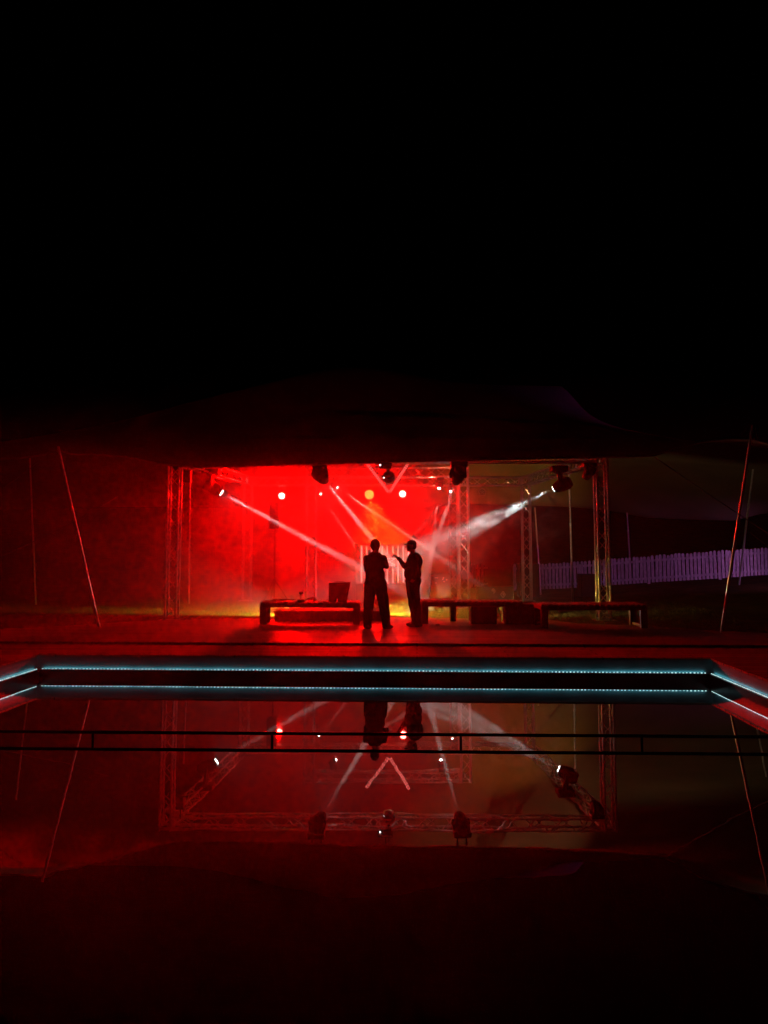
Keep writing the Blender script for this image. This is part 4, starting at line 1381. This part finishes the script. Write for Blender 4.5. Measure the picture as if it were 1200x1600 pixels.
cnt = 0
while cnt < 26000:
    x = rg.uniform(-8, 8); y = 14.4 + 9.5 * rg.random() ** 1.7
    if y < deck_back_y(x) + .03: continue
    if lx0 - .05 < x < lx1 + .05 and pd - .05 < y < pd + .85: continue
    cnt += 1
    z = gz(x, y) - .005; h = rg.uniform(.02, .06); a = rg.uniform(0, math.pi); w_ = rg.uniform(.004, .008)
    dx, dy = math.cos(a) * w_, math.sin(a) * w_; lx, ly = rg.uniform(-.025, .025), rg.uniform(-.025, .025)
    v0 = mb.bm.verts.new((x - dx, y - dy, z)); v1 = mb.bm.verts.new((x + dx, y + dy, z)); v2 = mb.bm.verts.new((x + lx, y + ly, z + h))
    mb.bm.faces.new((v0, v1, v2))
g = obj('grass', mb, M['blade']); g['kind'] = 'stuff'; g['label'] = 'short yellowish lawn grass under the tent'

# ------------------------------------------------------------------ smoke


def smoke_mat(kind):
    m = bpy.data.materials.new('stage_smoke'); m.use_nodes = True
    nt = m.node_tree; nt.nodes.clear()
    out = nt.nodes.new('ShaderNodeOutputMaterial')
    pv_ = nt.nodes.new('ShaderNodeVolumePrincipled')
    pv_.inputs['Color'].default_value = (.9, .9, .9, 1)
    pv_.inputs['Anisotropy'].default_value = .3
    nt.links.new(pv_.outputs[0], out.inputs['Volume'])
    tc = nt.nodes.new('ShaderNodeTexCoord')

    def gauss(c, s, sup=False):
        mp = nt.nodes.new('ShaderNodeMapping'); mp.vector_type = 'POINT'
        mp.inputs['Location'].default_value = [-a / b for a, b in zip(c, s)]
        mp.inputs['Scale'].default_value = [1 / b for b in s]
        nt.links.new(tc.outputs['Object'], mp.inputs['Vector'])
        ln = nt.nodes.new('ShaderNodeVectorMath'); ln.operation = 'DOT_PRODUCT'
        nt.links.new(mp.outputs[0], ln.inputs[0]); nt.links.new(mp.outputs[0], ln.inputs[1])
        mu = nt.nodes.new('ShaderNodeMath'); mu.operation = 'MULTIPLY'; mu.inputs[1].default_value = -1
        src = ln.outputs['Value']
        if sup:
            pw = nt.nodes.new('ShaderNodeMath'); pw.operation = 'POWER'; pw.inputs[1].default_value = 2.0
            nt.links.new(src, pw.inputs[0]); src = pw.outputs[0]
        nt.links.new(src, mu.inputs[0])
        ex = nt.nodes.new('ShaderNodeMath'); ex.operation = 'EXPONENT'
        nt.links.new(mu.outputs[0], ex.inputs[0])
        return ex.outputs[0]

    def math_(op, a, b):
        n = nt.nodes.new('ShaderNodeMath'); n.operation = op
        for i, v in enumerate((a, b)):
            if isinstance(v, (int, float)): n.inputs[i].default_value = v
            else: nt.links.new(v, n.inputs[i])
        return n.outputs[0]

    def nzz(scale, detail, lo, hi, dist=0.0):
        n = nt.nodes.new('ShaderNodeTexNoise'); n.inputs['Scale'].default_value = scale; n.inputs['Detail'].default_value = detail
        n.inputs['Distortion'].default_value = dist
        nt.links.new(tc.outputs['Object'], n.inputs['Vector'])
        r = nt.nodes.new('ShaderNodeMapRange'); r.inputs['From Min'].default_value = lo; r.inputs['From Max'].default_value = hi
        nt.links.new(n.outputs['Fac'], r.inputs['Value'])
        return r.outputs[0]
    # broad cloud, left of centre
    g1 = gauss((-1.3, 19.2, 1.4), (3.6, 4.9, 3.2), True)
    n1 = nzz(.6, 4, .32, .7, 1.1)
    cloud = math_('MULTIPLY', g1, math_('MULTIPLY_ADD', n1, .8) if False else math_('ADD', math_('MULTIPLY', n1, 1.45), .16))
    # wispy bank on the right
    g2 = gauss((2.9, 19.8, 2.65), (1.5, 1.3, .8))
    n2 = nzz(1.8, 6, .49, .63, 1.5)
    wisp = math_('MULTIPLY', g2, n2)
    g3 = gauss((-.5, 16.0, 1.5), (9.0, 9.0, 3.5))
    g5 = math_('MULTIPLY', gauss((-2.8, 12.2, 1.2), (3.8, 4.0, 2.7)), math_('ADD', math_('MULTIPLY', n1, 1.3), .15))
    wisp = math_('MULTIPLY', g5, D_POOL / D_WISP)
    if kind == 'wisp':
        nt.links.new(math_('MULTIPLY', math_('MULTIPLY', g2, n2), D_WISP), pv_.inputs['Density'])
        m.cycles.volume_step_rate = .6
        return m
    dens = math_('ADD', math_('MULTIPLY', cloud, D_CLOUD), math_('ADD', math_('MULTIPLY', wisp, D_WISP), math_('MULTIPLY', g3, D_BASE)))
    nt.links.new(dens, pv_.inputs['Density'])
    return m


D_CLOUD, D_WISP, D_BASE, D_POOL = .16, .6, .004, .042
mb = MB().box((-11, 7, -1.0), (11, 31, 8.5))
sm = obj('stage_smoke', mb, smoke_mat('cloud'))
sm['kind'] = 'stuff'; sm['label'] = 'red-lit stage smoke drifting under the tent'

sm = obj('smoke_wisp', MB().box((.0, 17.8, .9), (5.2, 21.8, 4.3)), smoke_mat('wisp'))
sm['kind'] = 'stuff'; sm['label'] = 'torn pale wisps of smoke caught in the right white shaft'

# ------------------------------------------------------------------ render settings
SC.render.engine = 'CYCLES'
cy = SC.cycles
cy.use_denoising = True
try:
    cy.denoiser = 'OPENIMAGEDENOISE'
    cy.denoising_input_passes = 'RGB_ALBEDO_NORMAL'
except Exception:
    pass
cy.max_bounces = 5; cy.diffuse_bounces = 0; cy.use_adaptive_sampling = False; cy.glossy_bounces = 3; cy.transmission_bounces = 3; cy.volume_bounces = 0
cy.sample_clamp_indirect = 3.0
cy.sample_clamp_direct = 0
cy.volume_step_rate = 1.0
cy.volume_max_steps = 256
cy.caustics_reflective = False; cy.caustics_refractive = False
SC.view_settings.view_transform = 'Standard'
SC.view_settings.look = 'None'
SC.view_settings.exposure = 0
SC.view_settings.gamma = 1
